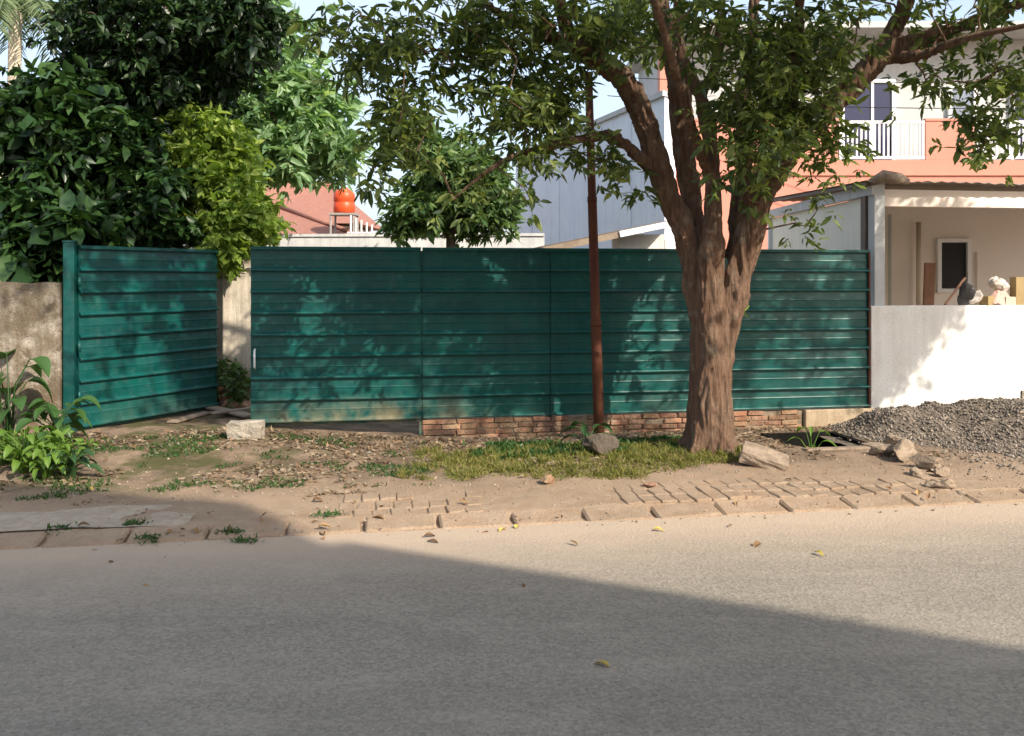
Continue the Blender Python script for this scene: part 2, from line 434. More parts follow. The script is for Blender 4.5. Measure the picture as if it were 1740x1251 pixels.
M['wood'] = plain('weathered_board', (.34, .27, .20), (.20, .15, .11), .9, 4, .4, stretch=(1, 1, 1))
M['pipe'] = plain('cream_pipe', (.55, .47, .36), (.5, .42, .32), .6, 4, .05)
M['brownpost'] = plain('brown_timber', (.36, .20, .13), (.26, .14, .09), .8, 6, .2)
M['sackw'] = plain('white_sack', (.72, .66, .58), (.58, .5, .44), .8, 7, .4)
M['sackp'] = plain('pink_sack', (.62, .40, .34), (.5, .32, .27), .8, 7, .4)
M['card'] = plain('brown_carton', (.34, .25, .12), (.28, .2, .09), .8, 6, .2)
M['blackbag'] = plain('black_bag', (.03, .028, .03), (.06, .055, .05), .45, 9, .5)
M['deadleaf'] = plain('dead_leaf', (.30, .17, .07), (.20, .11, .05), .7, 20, .2, orand=.5)
M['yellowleaf'] = plain('yellow_leaf', (.50, .40, .08), (.42, .30, .07), .6, 20, .2, orand=.2)
gl, nt_, b_, o_ = newmat('window_glass')
b_.inputs['Base Color'].default_value = (.16, .19, .24, 1); b_.inputs['Roughness'].default_value = .08; b_.inputs['Specular IOR Level'].default_value = .7
M['glass'] = gl
gl, nt_, b_, o_ = newmat('navy_glass')
b_.inputs['Base Color'].default_value = (.02, .022, .06, 1); b_.inputs['Roughness'].default_value = .15
M['navy'] = gl
M['bark'] = barkmat('brown_fissured_bark', (.34, .225, .155), (.16, .082, .052), (.31, .27, .20))
M['bark2'] = barkmat('grey_bark', (.17, .14, .11), (.11, .085, .065), (.2, .2, .15), 1.4, .6)
M['lf_main'] = leafmat('olive_green_leaf', [(.042, .070, .032), (.078, .118, .042), (.12, .175, .052), (.185, .24, .068), (.28, .33, .10)], .45)
M['lf_dark'] = leafmat('shade_dark_leaf', [(.010, .026, .012), (.016, .040, .014), (.026, .058, .018), (.045, .085, .025)], .18, .4, .4)  # foliage in shade: the darkness is put into the leaf colour
M['lf_light'] = leafmat('fresh_green_leaf', [(.11, .21, .10), (.17, .30, .14), (.25, .39, .19), (.36, .48, .27)], .45)
M['lf_vine'] = leafmat('yellow_green_leaf', [(.11, .19, .035), (.20, .31, .055), (.30, .42, .08), (.45, .53, .15)], .48)
M['lf_mid'] = leafmat('mid_green_leaf', [(.04, .085, .03), (.065, .125, .038), (.10, .175, .05), (.17, .245, .08)], .35)
M['lf_big'] = leafmat('shade_dark_broad_leaf', [(.014, .038, .015), (.022, .055, .018), (.034, .080, .022), (.06, .12, .03)], .22, .38, .4)  # darkened broad leaf, the shrubs' shade is painted into it
M['lf_weedbig'] = leafmat('green_broad_leaf', [(.025, .07, .02), (.045, .11, .028), (.08, .16, .04)], .3, .4, .4)
M['lf_weed'] = leafmat('bright_weed_leaf', [(.05, .12, .018), (.09, .19, .025), (.15, .26, .04), (.22, .32, .07)], .4)
M['grass'] = leafmat('dry_green_grass', [(.085, .115, .022), (.15, .17, .035), (.235, .225, .06), (.31, .26, .11)], .35, .6, .2)
M['shadegrass'] = leafmat('green_ground_cover', [(.02, .06, .015), (.04, .10, .02), (.07, .14, .03)], .3)
M['palm'] = leafmat('palm_green', [(.09, .14, .06), (.14, .2, .09), (.2, .25, .13)], .35)

# ------------------------------------------------------------------ the setting: ground, road, kerb, verge
PIT = (4.32, 5.04, 8.16, 8.94)             # u0,u1,v0,v1 of the open drain
g = MB()
us = [-900, PIT[0], PIT[1], 900]; vsn = [-900, PIT[2], PIT[3], 900]
gv = [S(u, v, -.06) for v in vsn for u in us]
g.add(gv, [(j * 4 + i, j * 4 + i + 1, (j + 1) * 4 + i + 1, (j + 1) * 4 + i) for j in range(3) for i in range(3) if not (i == 1 and j == 1)])
struct(obj('ground', g, M['earth'], origin=(0, 0, 0)))

ROADV = 6.13
r = MB()
nu, nv = 60, 16
rows = np.linspace(-1.15, ROADV + .02, nv); cols = np.linspace(-40, 40, nu)
r.add([S(u, v, .012 * math.sin(u * .6 + v) * math.sin(v * .8) * (1 if v < 5.8 else 0)) for v in rows for u in cols],
      [(j * nu + i, j * nu + i + 1, (j + 1) * nu + i + 1, (j + 1) * nu + i) for j in range(nv - 1) for i in range(nu - 1)])
struct(obj('road', r, M['asphalt'], origin=(0, 0, 0)))

def sm(a, b, x):
    t = min(1, max(0, (x - a) / (b - a))); return t * t * (3 - 2 * t)
def vz(u, v):
    """height of the verge"""
    z = -.025 + .066 * sm(6.27, 6.37, v)
    z += .135 * sm(7.2, 9.2, v) * (1 - sm(-1.2, .6, u))          # rises to the gate sill
    z += .05 * math.exp(-((u - 2.3) / 1.5) ** 2 - ((v - 7.9) / .6) ** 2)
    z -= .02 * sm(8.6, 9.4, v) * sm(.4, 1.2, u)
    n = mnoise.noise(Vector((u * .9, v * 1.3, 0))) * .018 + mnoise.noise(Vector((u * 3.1, v * 3.4, 5))) * .012 + mnoise.noise(Vector((u * 9, v * 9, 9))) * .006
    return z + n * sm(6.05, 6.45, v)
def gz(p):
    u, v = toUV(p); return vz(u, v)
st = .06
U0, V0 = -9.0, 6.06
NU, NV = 320, 92
U0 = PIT[0] - round((PIT[0] - U0) / st) * st
V0 = PIT[2] - round((PIT[2] - V0) / st) * st
verts = [S(U0 + i * st, V0 + j * st, vz(U0 + i * st, V0 + j * st)) for j in range(NV + 1) for i in range(NU + 1)]
faces = []
for j in range(NV):
    for i in range(NU):
        uc, vc = U0 + (i + .5) * st, V0 + (j + .5) * st
        if PIT[0] < uc < PIT[1] and PIT[2] < vc < PIT[3]: continue
        faces.append((j * (NU + 1) + i, j * (NU + 1) + i + 1, (j + 1) * (NU + 1) + i + 1, (j + 1) * (NU + 1) + i))
vg = MB(); vg.add(verts, faces)
verge = struct(obj('verge', vg, M['earth'], smooth=True, origin=(0, 0, 0)))

# the open drain pit: four inner walls and a floor
pit = MB()
u0, u1, v0, v1 = PIT
um, vm = (u0 + u1) / 2, (v0 + v1) / 2
for (a, b, c, d) in ((u0 - .07, u0, v0 - .07, v1 + .07), (u1, u1 + .07, v0 - .07, v1 + .07), (u0, u1, v0 - .07, v0), (u0, u1, v1, v1 + .07)):
    pit.box(S((a + b) / 2, (c + d) / 2, -.50), (b - a, d - c, 1.10), ANG)
pit.box(S(um, vm, -1.02), (u1 - u0, v1 - v0, .06), ANG)
M['mud'] = plain('pit_shade_black', (.006, .0055, .005), (.010, .009, .008), .8, 6, .5, spec=.1)  # near-black colour stands in for the shade inside the pit
pt = struct(obj('drain_pit', pit, M['mud']))

# kerb of separate slabs
def slabmesh(name, sx, sy, sz, bev, mat, jit=.0, seed=0):
    rr = random.Random(seed)
    bm = bmesh.new(); bmesh.ops.create_cube(bm, size=1)
    for v in bm.verts:
        v.co.x *= sx; v.co.y *= sy; v.co.z = v.co.z * sz - sz / 2
        v.co += Vector((rr.uniform(-jit, jit), rr.uniform(-jit, jit), rr.uniform(-jit, jit)))
    if bev: bmesh.ops.bevel(bm, geom=bm.edges[:], offset=bev, segments=1, affect='EDGES')
    me = bpy.data.meshes.new(name); bm.to_mesh(me); bm.free()
    me.materials.append(mat)
    return me
kerb_body = MB(); kerb_body.box(S(0, ROADV + .12, -.045), (30, .16, .07), ANG)
kerb = struct(obj('kerb', kerb_body, M['earth'], origin=(0, 0, 0)))
kmeshes = [slabmesh('kerb_stone', .492, .245, .09, .016, M['earth'], .009, s) for s in range(4)]
u = -6.2; i = 0
while u < 7.5:
    w = .5
    p = S(u + w / 2, ROADV + .105, .030 + random.uniform(-.006, .006))
    child('kerb_stone', kmeshes[i % 4], kerb, p, rot=(math.radians(9 + random.uniform(-2, 2)), random.uniform(-.012, .012), ANG + random.uniform(-.025, .025)))
    u += w + random.uniform(.008, .035); i += 1

# rows of paving blocks half lost under dust
pav_body = MB(); pav_body.box(S(1.2, 6.62, -.03), (9, .5, .06), ANG)
pav = struct(obj('pavement', pav_body, M['earth'], origin=(0, 0, 0)))
pmeshes = [slabmesh('paving_block', .122, .206, .06, .007, M['earth'], .004, s) for s in range(5)]
k = 0
for row in range(3):
    u = -1.35 + row * .03
    while u < 5.6:
        v = 6.47 + row * .213
        show = max(1 - abs(u - .36) / .62, 1 - abs(u - 3.35) / 1.6)
        sag = mnoise.noise(Vector((u * 1.6, v * 2.4, 3))) * .012 + (.010 if show > .12 else -.010 + .02 * max(0, show))
        dust = mnoise.noise(Vector((u * .8 + 4, v * 1.1, 8)))
        if not (row == 2 and dust > .18):
            p = S(u, v, vz(u, v) + sag + random.uniform(-.003, .003))
            child('paving_block', pmeshes[k % 5], pav, p, rot=(random.uniform(-.05, .05), random.uniform(-.06, .06), ANG + random.uniform(-.05, .05)))
        u += .131 + random.uniform(0, .006); k += 1

# cement apron in front of the gate
ap = MB(); nu_, nv_ = 120, 22
au, av = np.linspace(-8.5, -1.2, nu_), np.linspace(6.37, 7.05, nv_)
av_z = []
for v in av:
    for u in au:
        edge = min((-1.35 - u) / .9, (6.98 - v) / .16) + .9 * mnoise.noise(Vector((u * 1.7, v * 2.5, 40))) + .35 * mnoise.noise(Vector((u * 6, v * 6, 41)))
        av_z.append(S(u, v, vz(u, v) + max(-.03, min(.012, edge * .02))))
ap.add(av_z, [(j * nu_ + i, j * nu_ + i + 1, (j + 1) * nu_ + i + 1, (j + 1) * nu_ + i) for j in range(nv_ - 1) for i in range(nu_ - 1)])
struct(obj('cement_apron', ap, M['apron'], origin=(0, 0, 0), smooth=True))

# ------------------------------------------------------------------ fence, gate
def plankmesh(L, h):
    """one roll-formed steel strip: flat web, faint crease, projecting lip along its foot; front is -y"""
    prof = [(0.0, .0), (-.034, .004), (-.036, .016), (-.030, .026), (-.004, .044), (-.004, h * .52), (-.0065, h * .55), (-.0065, h * .58), (-.004, h * .61), (.004, h - .006), (.006, h + .012), (.012, h + .012), (.010, .0)]
    n = len(prof)
    vs_ = [(x, y, z) for x in (0, L) for y, z in prof]
    fs = [(i, (i + 1) % n, n + (i + 1) % n, n + i)[::-1] for i in range(n)] + [tuple(range(n)), tuple(range(n, 2 * n))[::-1]]
    me = bpy.data.meshes.new('plank'); me.from_pydata(vs_, [], fs); me.update(); me.materials.append(M['green'])
    return me
PZ0, PZ1, NPL = .225, 2.035, 8
PH = (PZ1 - PZ0) / NPL
def clad(root, a, b, seam=.004):
    d = b - a; L = d.length; rz = math.atan2(d.y, d.x)
    me = plankmesh(L - seam * 2, PH)
    for k in range(NPL):
        p = a + d.normalized() * seam + Vector((0, 0, PZ0 + k * PH))
        child('plank', me, root, p, rot=(random.uniform(-.006, .006), random.uniform(-.0012, .0012), rz + random.uniform(-.0012, .0012)))
def bar(mb, a, b, w, d, z0, z1):
    dd = b - a; rz = math.atan2(dd.y, dd.x)
    c = (a + b) / 2
    return mb.box((c.x, c.y, (z0 + z1) / 2), (dd.length, d, z1 - z0), rz)
def upr(mb, p, w, z0, z1, rz): return mb.box((p.x, p.y, (z0 + z1) / 2), (w, w, z1 - z0), rz)

hinge = Vector((-4.40, 8.90, 0)); leafend = Vector((-3.51, 10.50, 0))
gA = Vector((-2.73, 9.215, 0)); gB = Vector((-.9825, 9.51, 0))
f0 = Vector((-.965, 9.513, 0)); fm = Vector((.42, 9.746, 0)); f1 = Vector((4.20, 10.38, 0))

def gate_leaf(label, a, b, frontoff):
    root = thing('gate_leaf', label, 'gate', ((a.x + b.x) / 2, (a.y + b.y) / 2, .13), 'the two leaves of the green gate')
    d = (b - a).normalized(); n = Vector((d.y, -d.x, 0)); rz = math.atan2(d.y, d.x)
    clad(root, a, b)
    back = -n * .028
    fr = MB()
    upr(fr, a + d * .022 + back, .04, PZ0 - .015, PZ1 + .012, rz)
    obj('frame_stile', fr, M['green'], root, bevel=.003)
    fr = MB(); upr(fr, b - d * .022 + back, .04, PZ0 - .015, PZ1 + .012, rz)
    obj('frame_stile', fr, M['green'], root, bevel=.003)
    r1 = MB(); bar(r1, a + n * .004, b + n * .004, .05, .055, PZ1 + .001, PZ1 + .036)
    obj('top_rail', r1, M['green'], root, bevel=.003)
    r2 = MB(); bar(r2, a + d * .05 + back, b - d * .05 + back, .04, .035, PZ0 - .03, PZ0 - .004)
    obj('bottom_rail', r2, M['green'], root)
    return root, d, n, rz
gl1, d1, n1, rz1 = gate_leaf('green steel gate leaf swung inward, hinged to the square post by the old wall', hinge + Vector((.02, .02, 0)), leafend, 0)
gl2, d2, n2, rz2 = gate_leaf('green steel gate leaf in line with the fence, mud stained foot and small white handle', gA, gB, 0)
h_ = MB(); pc = gA + d2 * .05 + n2 * .04
h_.tube([pc + n2 * .0 + Vector((0, 0, .80)), pc + n2 * .045 + Vector((0, 0, .82)), pc + n2 * .045 + Vector((0, 0, .98)), pc + Vector((0, 0, 1.0))], .010, 8)
obj('handle', h_, M['whitetrim'], gl2, smooth=True)
for z in (.55, 1.05, 1.7):
    hb = MB(); hb.tube([hinge + Vector((.055, -.035, z - .05)), hinge + Vector((.055, -.035, z + .05))], .016, 10)
    obj('hinge', hb, M['green'], gl1, smooth=True)
# square gate post at the old wall
gp = MB(); upr(gp, hinge + Vector((-.045, -.02, 0)), .105, .0, 2.10, ANG)
gpo = tag(obj('gate_post', gp, M['green'], bevel=.006), 'square green steel gate post standing against the weathered concrete wall', 'post')
cap_ = MB(); cap_.box(hinge + Vector((-.045, -.02, 2.108)), (.118, .118, .016), ANG)
obj('post_cap', cap_, M['green'], gpo)

fence = thing('steel_fence', 'long fixed green steel fence of horizontal ribbed strips on a brick plinth', 'fence', ((f0.x + f1.x) / 2, (f0.y + f1.y) / 2, -.05))
clad(fence, f0, fm); clad(fence, fm, f1)
tr = MB(); bar(tr, f0 - V * .004, f1 - V * .004, .05, .055, PZ1 + .001, PZ1 + .034); obj('top_rail', tr, M['green'], fence, bevel=.003)
for q in (f0 + U * .03, fm, f0 + (f1 - f0) * .62, f1 - U * .03):
    p_ = MB(); upr(p_, q + V * .045, .05, .0, PZ1, ANG); obj('fence_post', p_, M['green'], fence)
jn = MB(); jn.box((f0 + U * -.009 + V * .012) + Vector((0, 0, (PZ1 + .05) / 2)), (.05, .012, PZ1 - .05), ANG); obj('joint_strip', jn, M['green'], fence)
rf_ = MB(); upr(rf_, f1 + U * -.012 - V * .02, .022, PZ0 - .02, PZ1 + .03, ANG); obj('end_strip', rf_, M['rust'], fence)

# brick plinth below it
pl = thing('brick_plinth', 'low eroded plinth of old red bricks under the green fence', 'wall', S(3.0, VF + .06, -.08))
uL = toUV(f0)[0]; uR = toUV(f1)[0]; uM = toUV(P(1362, 700, 10.25))[0]
core = MB(); core.box(S((uL + uM) / 2, VF + .05, .062), (uM - uL, .10, .285), ANG); obj('mortar_core', core, M['mortar'], pl)
bmesh_list = [slabmesh('brick', .196, .10, .050, .006, M['brick'], .006, s) for s in range(6)]
for c in range(5):
    z = -.075 + c * .0595
    uu = uL + (.0 if c % 2 else -.05)
    while uu < uM - .08:
        if random.random() > .07:
            uc = max(uu + .1, uL + .1)
            child('brick', random.choice(bmesh_list), pl, S(uc, VF + .035 + random.uniform(-.014, .008), z + .05), rot=(random.uniform(-.03, .03), random.uniform(-.02, .02), ANG + random.uniform(-.05, .05)))
        uu += .209
rn = MB(); rn.box(S((uM + uR) / 2 + .03, VF + .03, .068), (uR - uM + .02, .16, .29), ANG)
obj('rendered_end', rn, M['render'], pl, bevel=.012)

# ------------------------------------------------------------------ old wall at the left
lw = MB()
nn = 26
top = [(1.70 + .03 * mnoise.noise(Vector((i * .4, 0, 0))) - (.02 if i % 7 == 3 else 0)) for i in range(nn + 1)]
ua, ub = toUV(hinge)[0] - 4.2, toUV(hinge)[0] - .12
vl = VF - .12
vv = []
for i in range(nn + 1):
    u = ua + (ub - ua) * i / nn
    vv += [S(u, vl, -.1), S(u, vl, top[i]), S(u, vl + .16, top[i]), S(u, vl + .16, -.1)]
ff = []
for i in range(nn):
    a = i * 4; b = a + 4
    ff += [(a, b, b + 1, a + 1), (a + 1, b + 1, b + 2, a + 2), (a + 2, b + 2, b + 3, a + 3)]
ff += [(0, 1, 2, 3), (nn * 4 + 3, nn * 4 + 2, nn * 4 + 1, nn * 4)]
lw.add(vv, ff)
tag(obj('concrete_wall', lw, M['oldwall']), 'weathered blotchy concrete garden wall beside the green gate post', 'wall')

# pillar inside the gate opening
pr = thing('concrete_pillar', 'streaked pale concrete pillar seen through the gate opening, overgrown by yellow-green vine', 'pillar', (-3.44, 11.0, .0))
pm_ = MB(); pm_.box((-3.36, 11.0, 1.0), (.42, .32, 2.1), .12); obj('shaft', pm_, M['pillar'], pr, bevel=.015)
pm_ = MB(); pm_.box((-3.70, 11.06, 1.0), (.22, .2, 2.1), .12); obj('wall_stub', pm_, M['pillar'], pr, bevel=.01)
# lot wall that closes the view behind the gate opening
# ------------------------------------------------------------------ street pole
pole = thing('street_pole', 'thin leaning rusty brown steel pole standing in front of the green fence', 'pole', P(1019, 762, 9.2) * 1.0)
b0 = P(1019, 768, 9.2); t0 = P(1000, 128, 9.2)
pb = MB(); pb.tube([b0 + (t0 - b0) * k for k in (-.02, .33, .34, .66, .67, 1.0)], [.056, .054, .050, .048, .043, .041], 14)
obj('shaft', pb, M['rust'], pole, smooth=True)
for k_ in (.34, .67):
    pc_ = b0 + (t0 - b0) * k_; ax_ = (t0 - b0).normalized(); pb = MB(); pb.tube([pc_ - ax_ * .03, pc_ + ax_ * .03], .058 if k_ < .5 else .051, 14); obj('collar', pb, M['rust'], pole, smooth=True)
pb = MB(); pb.tube([t0, t0 + Vector((0, 0, .03))], [.05, .04], 14); obj('cap', pb, M['rust'], pole)

# ------------------------------------------------------------------ foliage tools
def leafmesh(name, base, dirs, length, width, normal_bias=.6, fold=.25, rng=RNG):
    """many small five-point folded leaves in one mesh (arrays)"""
    n = len(base)
    d = dirs / np.linalg.norm(dirs, axis=1, keepdims=True)
    up = np.tile(np.array([0, 0, 1.0]), (n, 1)) * normal_bias + rng.normal(size=(n, 3)) * .5
    side = np.cross(d, up); side /= (np.linalg.norm(side, axis=1, keepdims=True) + 1e-9)
    nrm = np.cross(side, d)
    L = length.reshape(-1, 1); W = width.reshape(-1, 1)
    m = base + d * L * .42 - nrm * L * .05 * 0
    v = np.empty((n, 5, 3))
    v[:, 0] = base
    v[:, 1] = m + side * W * .5 + nrm * W * fold
    v[:, 2] = m + nrm * L * .06
    v[:, 3] = m - side * W * .5 + nrm * W * fold
    v[:, 4] = base + d * L - nrm * L * .14
    idx = np.arange(n).reshape(-1, 1) * 5
    tri = np.concatenate([idx + np.array([[0, 1, 2]]), idx + np.array([[0, 2, 3]]), idx + np.array([[1, 4, 2]]), idx + np.array([[2, 4, 3]])], axis=1).reshape(-1)
    me = bpy.data.meshes.new(name)
    me.vertices.add(n * 5); me.vertices.foreach_set('co', v.reshape(-1))
    nt = n * 4
    me.loops.add(nt * 3); me.loops.foreach_set('vertex_index', tri.astype(np.int32))
    me.polygons.add(nt); me.polygons.foreach_set('loop_start', np.arange(0, nt * 3, 3, dtype=np.int32))
    me.update(calc_edges=True)
    return me
def leafmesh2(name, base, dirs, length, width, normal_bias=.6, rng=RNG):
    """rounder leaves: eight points, midrib fold, drooping tip"""
    n = len(base)
    d = dirs / np.linalg.norm(dirs, axis=1, keepdims=True)
    up = np.tile(np.array([0, 0, 1.0]), (n, 1)) * normal_bias + rng.normal(size=(n, 3)) * .5
    side = np.cross(d, up); side /= (np.linalg.norm(side, axis=1, keepdims=True) + 1e-9)
    nrm = np.cross(side, d)
    L = length.reshape(-1, 1); W = width.reshape(-1, 1); cv = rng.uniform(.02, .22, (n, 1)); fo = rng.uniform(.05, .35, (n, 1))
    v = np.empty((n, 8, 3))
    m1 = base + d * L * .25 + nrm * L * .03; m2 = base + d * L * .62 - nrm * L * cv * .35
    v[:, 0] = base; v[:, 1] = m1 + side * W * .42 + nrm * W * fo; v[:, 2] = m1; v[:, 3] = m1 - side * W * .42 + nrm * W * fo
    v[:, 4] = m2 + side * W * .45 + nrm * W * fo; v[:, 5] = m2; v[:, 6] = m2 - side * W * .45 + nrm * W * fo
    v[:, 7] = base + d * L - nrm * L * cv
    T = np.array([[0, 1, 2], [0, 2, 3], [1, 4, 5], [1, 5, 2], [2, 5, 6], [2, 6, 3], [4, 7, 5], [5, 7, 6]])
    tri = (np.arange(n)[:, None, None] * 8 + T).reshape(-1)
    me = bpy.data.meshes.new(name)
    me.vertices.add(n * 8); me.vertices.foreach_set('co', v.reshape(-1))
    me.loops.add(n * 24); me.loops.foreach_set('vertex_index', tri.astype(np.int32))
    me.polygons.add(n * 8); me.polygons.foreach_set('loop_start', np.arange(0, n * 24, 3, dtype=np.int32))
    me.polygons.foreach_set('use_smooth', np.ones(n * 8, bool))
    me.update(calc_edges=True)
    return me
def crown(name, parent, clumps, mat, leaves, rad, L, W, droop=.35, rosette=7, nb=.6, rng=RNG, squash=.75, gaps=None):
    """clumps: centres; every clump holds rosettes of leaves"""
    c = np.array(clumps, dtype=float); n = len(c)
    k = max(1, leaves // rosette)
    rc = np.repeat(c, k, axis=0)
    off = rng.normal(size=rc.shape) * .55; off[:, 2] *= squash
    r_ = np.repeat(np.array(rad if hasattr(rad, '__len__') else [rad] * n), k).reshape(-1, 1)
    rc = rc + off * r_
    if gaps:
        # open lanes in the crown where light comes through
        ok = np.ones(len(rc), bool); sd = np.array(to_sun)
        for g_, gr_ in gaps:
            w = rc - np.array(g_); t = w @ sd
            inside = (rc[:, 2] < 3.35) & (rc[:, 0] / rc[:, 1] < .57)
            ok &= inside | (np.linalg.norm(w - t[:, None] * sd, axis=1) > gr_ * 1.6 * rng.uniform(.8, 1.1, len(rc)))
        rc, off = rc[ok], off[ok]
    ro = np.repeat(rc, rosette, axis=0)
    out = np.repeat(off, rosette, axis=0)
    d = rng.normal(size=ro.shape); d[:, 2] *= .6
    d += out * .6; d[:, 2] -= droop
    base = ro + rng.normal(size=ro.shape) * .02
    N = len(base)
    sz = np.clip(rng.lognormal(-.06, .32, N), .4, 1.7); ln = L * sz; wd = W * sz * rng.uniform(.75, 1.25, N)
    org = np.array(WO[parent.name])
    me = leafmesh2(name, base - org, d, ln, wd, nb, rng=rng)
    o = link(name, me, mat, parent, WO[parent.name])
    o['kind'] = 'stuff'
    return o
def ell(n, c, r, rng=RNG, shell=.35, keep=None):
    """random centres in an ellipsoid, biased to its outside"""
    res = []
    while len(res) < n:
        d = rng.normal(size=3); d /= np.linalg.norm(d)
        t = (rng.uniform(shell ** 3, 1)) ** (1 / 3)
        p = np.array(c) + d * t * np.array(r)
        if keep is None or keep(p): res.append(p)
    return res
def pell(n, px, py, Y, rpx, rpy, ry, **kw):
    c = P(px, py, Y); s_ = Y / F
    return ell(n, c, (rpx * s_, ry, rpy * s_), **kw)
def smooth_path(pts, rad, n=5):
    """Catmull-Rom through traced points"""
    pts = [Vector(p) for p in pts]; q = [pts[0] * 2 - pts[1]] + pts + [pts[-1] * 2 - pts[-2]]
    op, orr = [], []
    for i in range(len(pts) - 1):
        for k in range(n):
            t = k / n
            a, b, c, d = q[i:i + 4]
            op.append(.5 * ((2 * b) + (c - a) * t + (2 * a - 5 * b + 4 * c - d) * t * t + (3 * b - a - 3 * c + d) * t ** 3))
            orr.append(rad[i] + (rad[i + 1] - rad[i]) * t)
    op.append(pts[-1]); orr.append(rad[-1])
    return op, orr
def twigs(mb, clumps, limbpts, r0=.012, step=1, maxd=3.0, below=.1, rr=random):
    """thin curved branches: every clump hangs on the nearest limb or on a twig that is already there"""
    lp = np.array([p[:3] for p in limbpts]); nodes = [lp]; allp = lp
    cs = [np.array(c) for c in clumps[::step]]
    cs.sort(key=lambda c: float(np.linalg.norm(lp - c, axis=1).min()))
    for c in cs:
        dd = np.linalg.norm(allp - c, axis=1) + np.maximum(0, allp[:, 2] - c[2] + below) * .8
        i = int(dd.argmin()); a = Vector(allp[i]); b = Vector(c); ln = (b - a).length
        if ln > maxd: continue
        m1 = a.lerp(b, .35) + Vector((rr.uniform(-.12, .12), rr.uniform(-.12, .12), rr.uniform(.0, .18))) * ln
        m2 = a.lerp(b, .72) + Vector((rr.uniform(-.08, .08), rr.uniform(-.08, .08), rr.uniform(.0, .14))) * ln
        R = r0 * (1.0 if i < len(lp) else .62)
        mb.tube([a, m1, m2, b], [R, R * .8, R * .6, R * .35], 5, cap=False)
        allp = np.vstack([allp, np.array([m1, m2, b])])

# ------------------------------------------------------------------ the big street tree
def q(px, py, Y, w):      # traced limb point: centre, width in pixels
    return P(px, py, Y), w * .5 * Y / F
TB = P(1206, 779, 8.55)
tree = thing('street_tree', 'big spreading tree with forked brown trunk on the grassy verge in front of the fence', 'tree', (TB.x, TB.y, gz(TB)))
traced = {
 'trunk': [q(1206, 796, 8.55, 108), q(1206, 770, 8.55, 86), q(1206, 730, 8.55, 77), q(1208, 650, 8.55, 73), q(1209, 600, 8.55, 70), q(1209, 560, 8.55, 60), q(1209, 520, 8.55, 36)],
 'A': [q(1199, 640, 8.55, 48), q(1194, 560, 8.55, 46), q(1185, 490, 8.55, 44), q(1177, 440, 8.53, 40), q(1160, 385, 8.5, 40), q(1136, 330, 8.44, 42), q(1112, 260, 8.36, 42), q(1094, 200, 8.3, 42), q(1062, 140, 8.2, 40), q(1012, 100, 8.05, 37), q(960, 72, 7.9, 30), q(900, 48, 7.8, 22), q(830, 10, 7.7, 17), q(740, -60, 7.5, 12)],
 'A1': [q(985, 84, 7.98, 26), q(955, 30, 7.9, 24), q(935, -40, 7.8, 20), q(900, -180, 7.5, 14)],
 'A2': [q(1142, 325, 8.45, 28), q(1098, 278, 8.3, 24), q(1045, 236, 8.1, 21), q(990, 236, 7.9, 14), q(885, 262, 7.7, 11), q(830, 290, 7.6, 8), q(770, 338, 7.5, 4)],
 'B': [q(1200, 560, 8.62, 44), q(1192, 460, 8.66, 36), q(1183, 400, 8.70, 34), q(1172, 326, 8.74, 36), q(1160, 230, 8.74, 42), q(1152, 130, 8.7, 42), q(1128, 40, 8.65, 34), q(1112, -60, 8.6, 28), q(1080, -260, 8.4, 18)],
 'C': [q(1212, 640, 8.5, 56), q(1207, 540, 8.46, 52), q(1207, 480, 8.44, 46), q(1212, 430, 8.40, 42), q(1213, 390, 8.38, 36), q(1211, 326, 8.36, 28), q(1207, 240, 8.35, 27), q(1192, 170, 8.35, 26), q(1165, 110, 8.4, 22), q(1150, 50, 8.4, 16), q(1150, -60, 8.3, 12)],
 'C1': [q(1190, 165, 8.35, 20), q(1212, 120, 8.3, 18), q(1222, 40, 8.2, 15), q(1240, -120, 8.0, 11)],
 'D': [q(1218, 640, 8.52, 50), q(1232, 560, 8.5, 48), q(1252, 490, 8.48, 46), q(1264, 440, 8.46, 48), q(1275, 395, 8.44, 52), q(1288, 340, 8.4, 52), q(1322, 280, 8.35, 48), q(1362, 228, 8.3, 44), q(1402, 190, 8.3, 44), q(1462, 130, 8.25, 44), q(1502, 94, 8.2, 42), q(1562, 72, 8.1, 30), q(1640, 42, 8.0, 22), q(1740, 4, 7.8, 20), q(1900, -50, 7.5, 15)],
 'D3': [(P(1800, -16, 7.7), .05), (Vector((6.2, 7.3, 4.75)), .04), (Vector((7.1, 7.1, 5.0)), .03), (Vector((8.1, 7.0, 5.5)), .018)],
 'D1': [q(1490, 102, 8.2, 30), q(1520, 50, 8.2, 28), q(1545, -10, 8.1, 25), q(1600, -180, 7.9, 16)],
 'D2': [q(1510, 98, 8.2, 20), q(1560, 96, 7.9, 17), q(1640, 66, 7.5, 13), q(1760, 40, 7.1, 8)],
 'E': [q(1244, 440, 8.66, 30), q(1254, 350, 8.78, 28), q(1266, 270, 8.9, 30), q(1262, 180, 9.0, 26), q(1275, 80, 9.1, 22), q(1290, -80, 9.2, 15)],
 'E1': [q(1330, 285, 8.37, 28), q(1340, 200, 8.0, 22), q(1350, 100, 7.6, 18), q(1360, -40, 7.2, 14), q(1350, -200, 6.8, 9)],
 'F': [q(1206, 300, 8.4, 22), q(1170, 200, 7.7, 18), q(1130, 60, 7.0, 14), q(1080, -120, 6.4, 10)],
}
limbpts = []
thick = MB(); thins = []
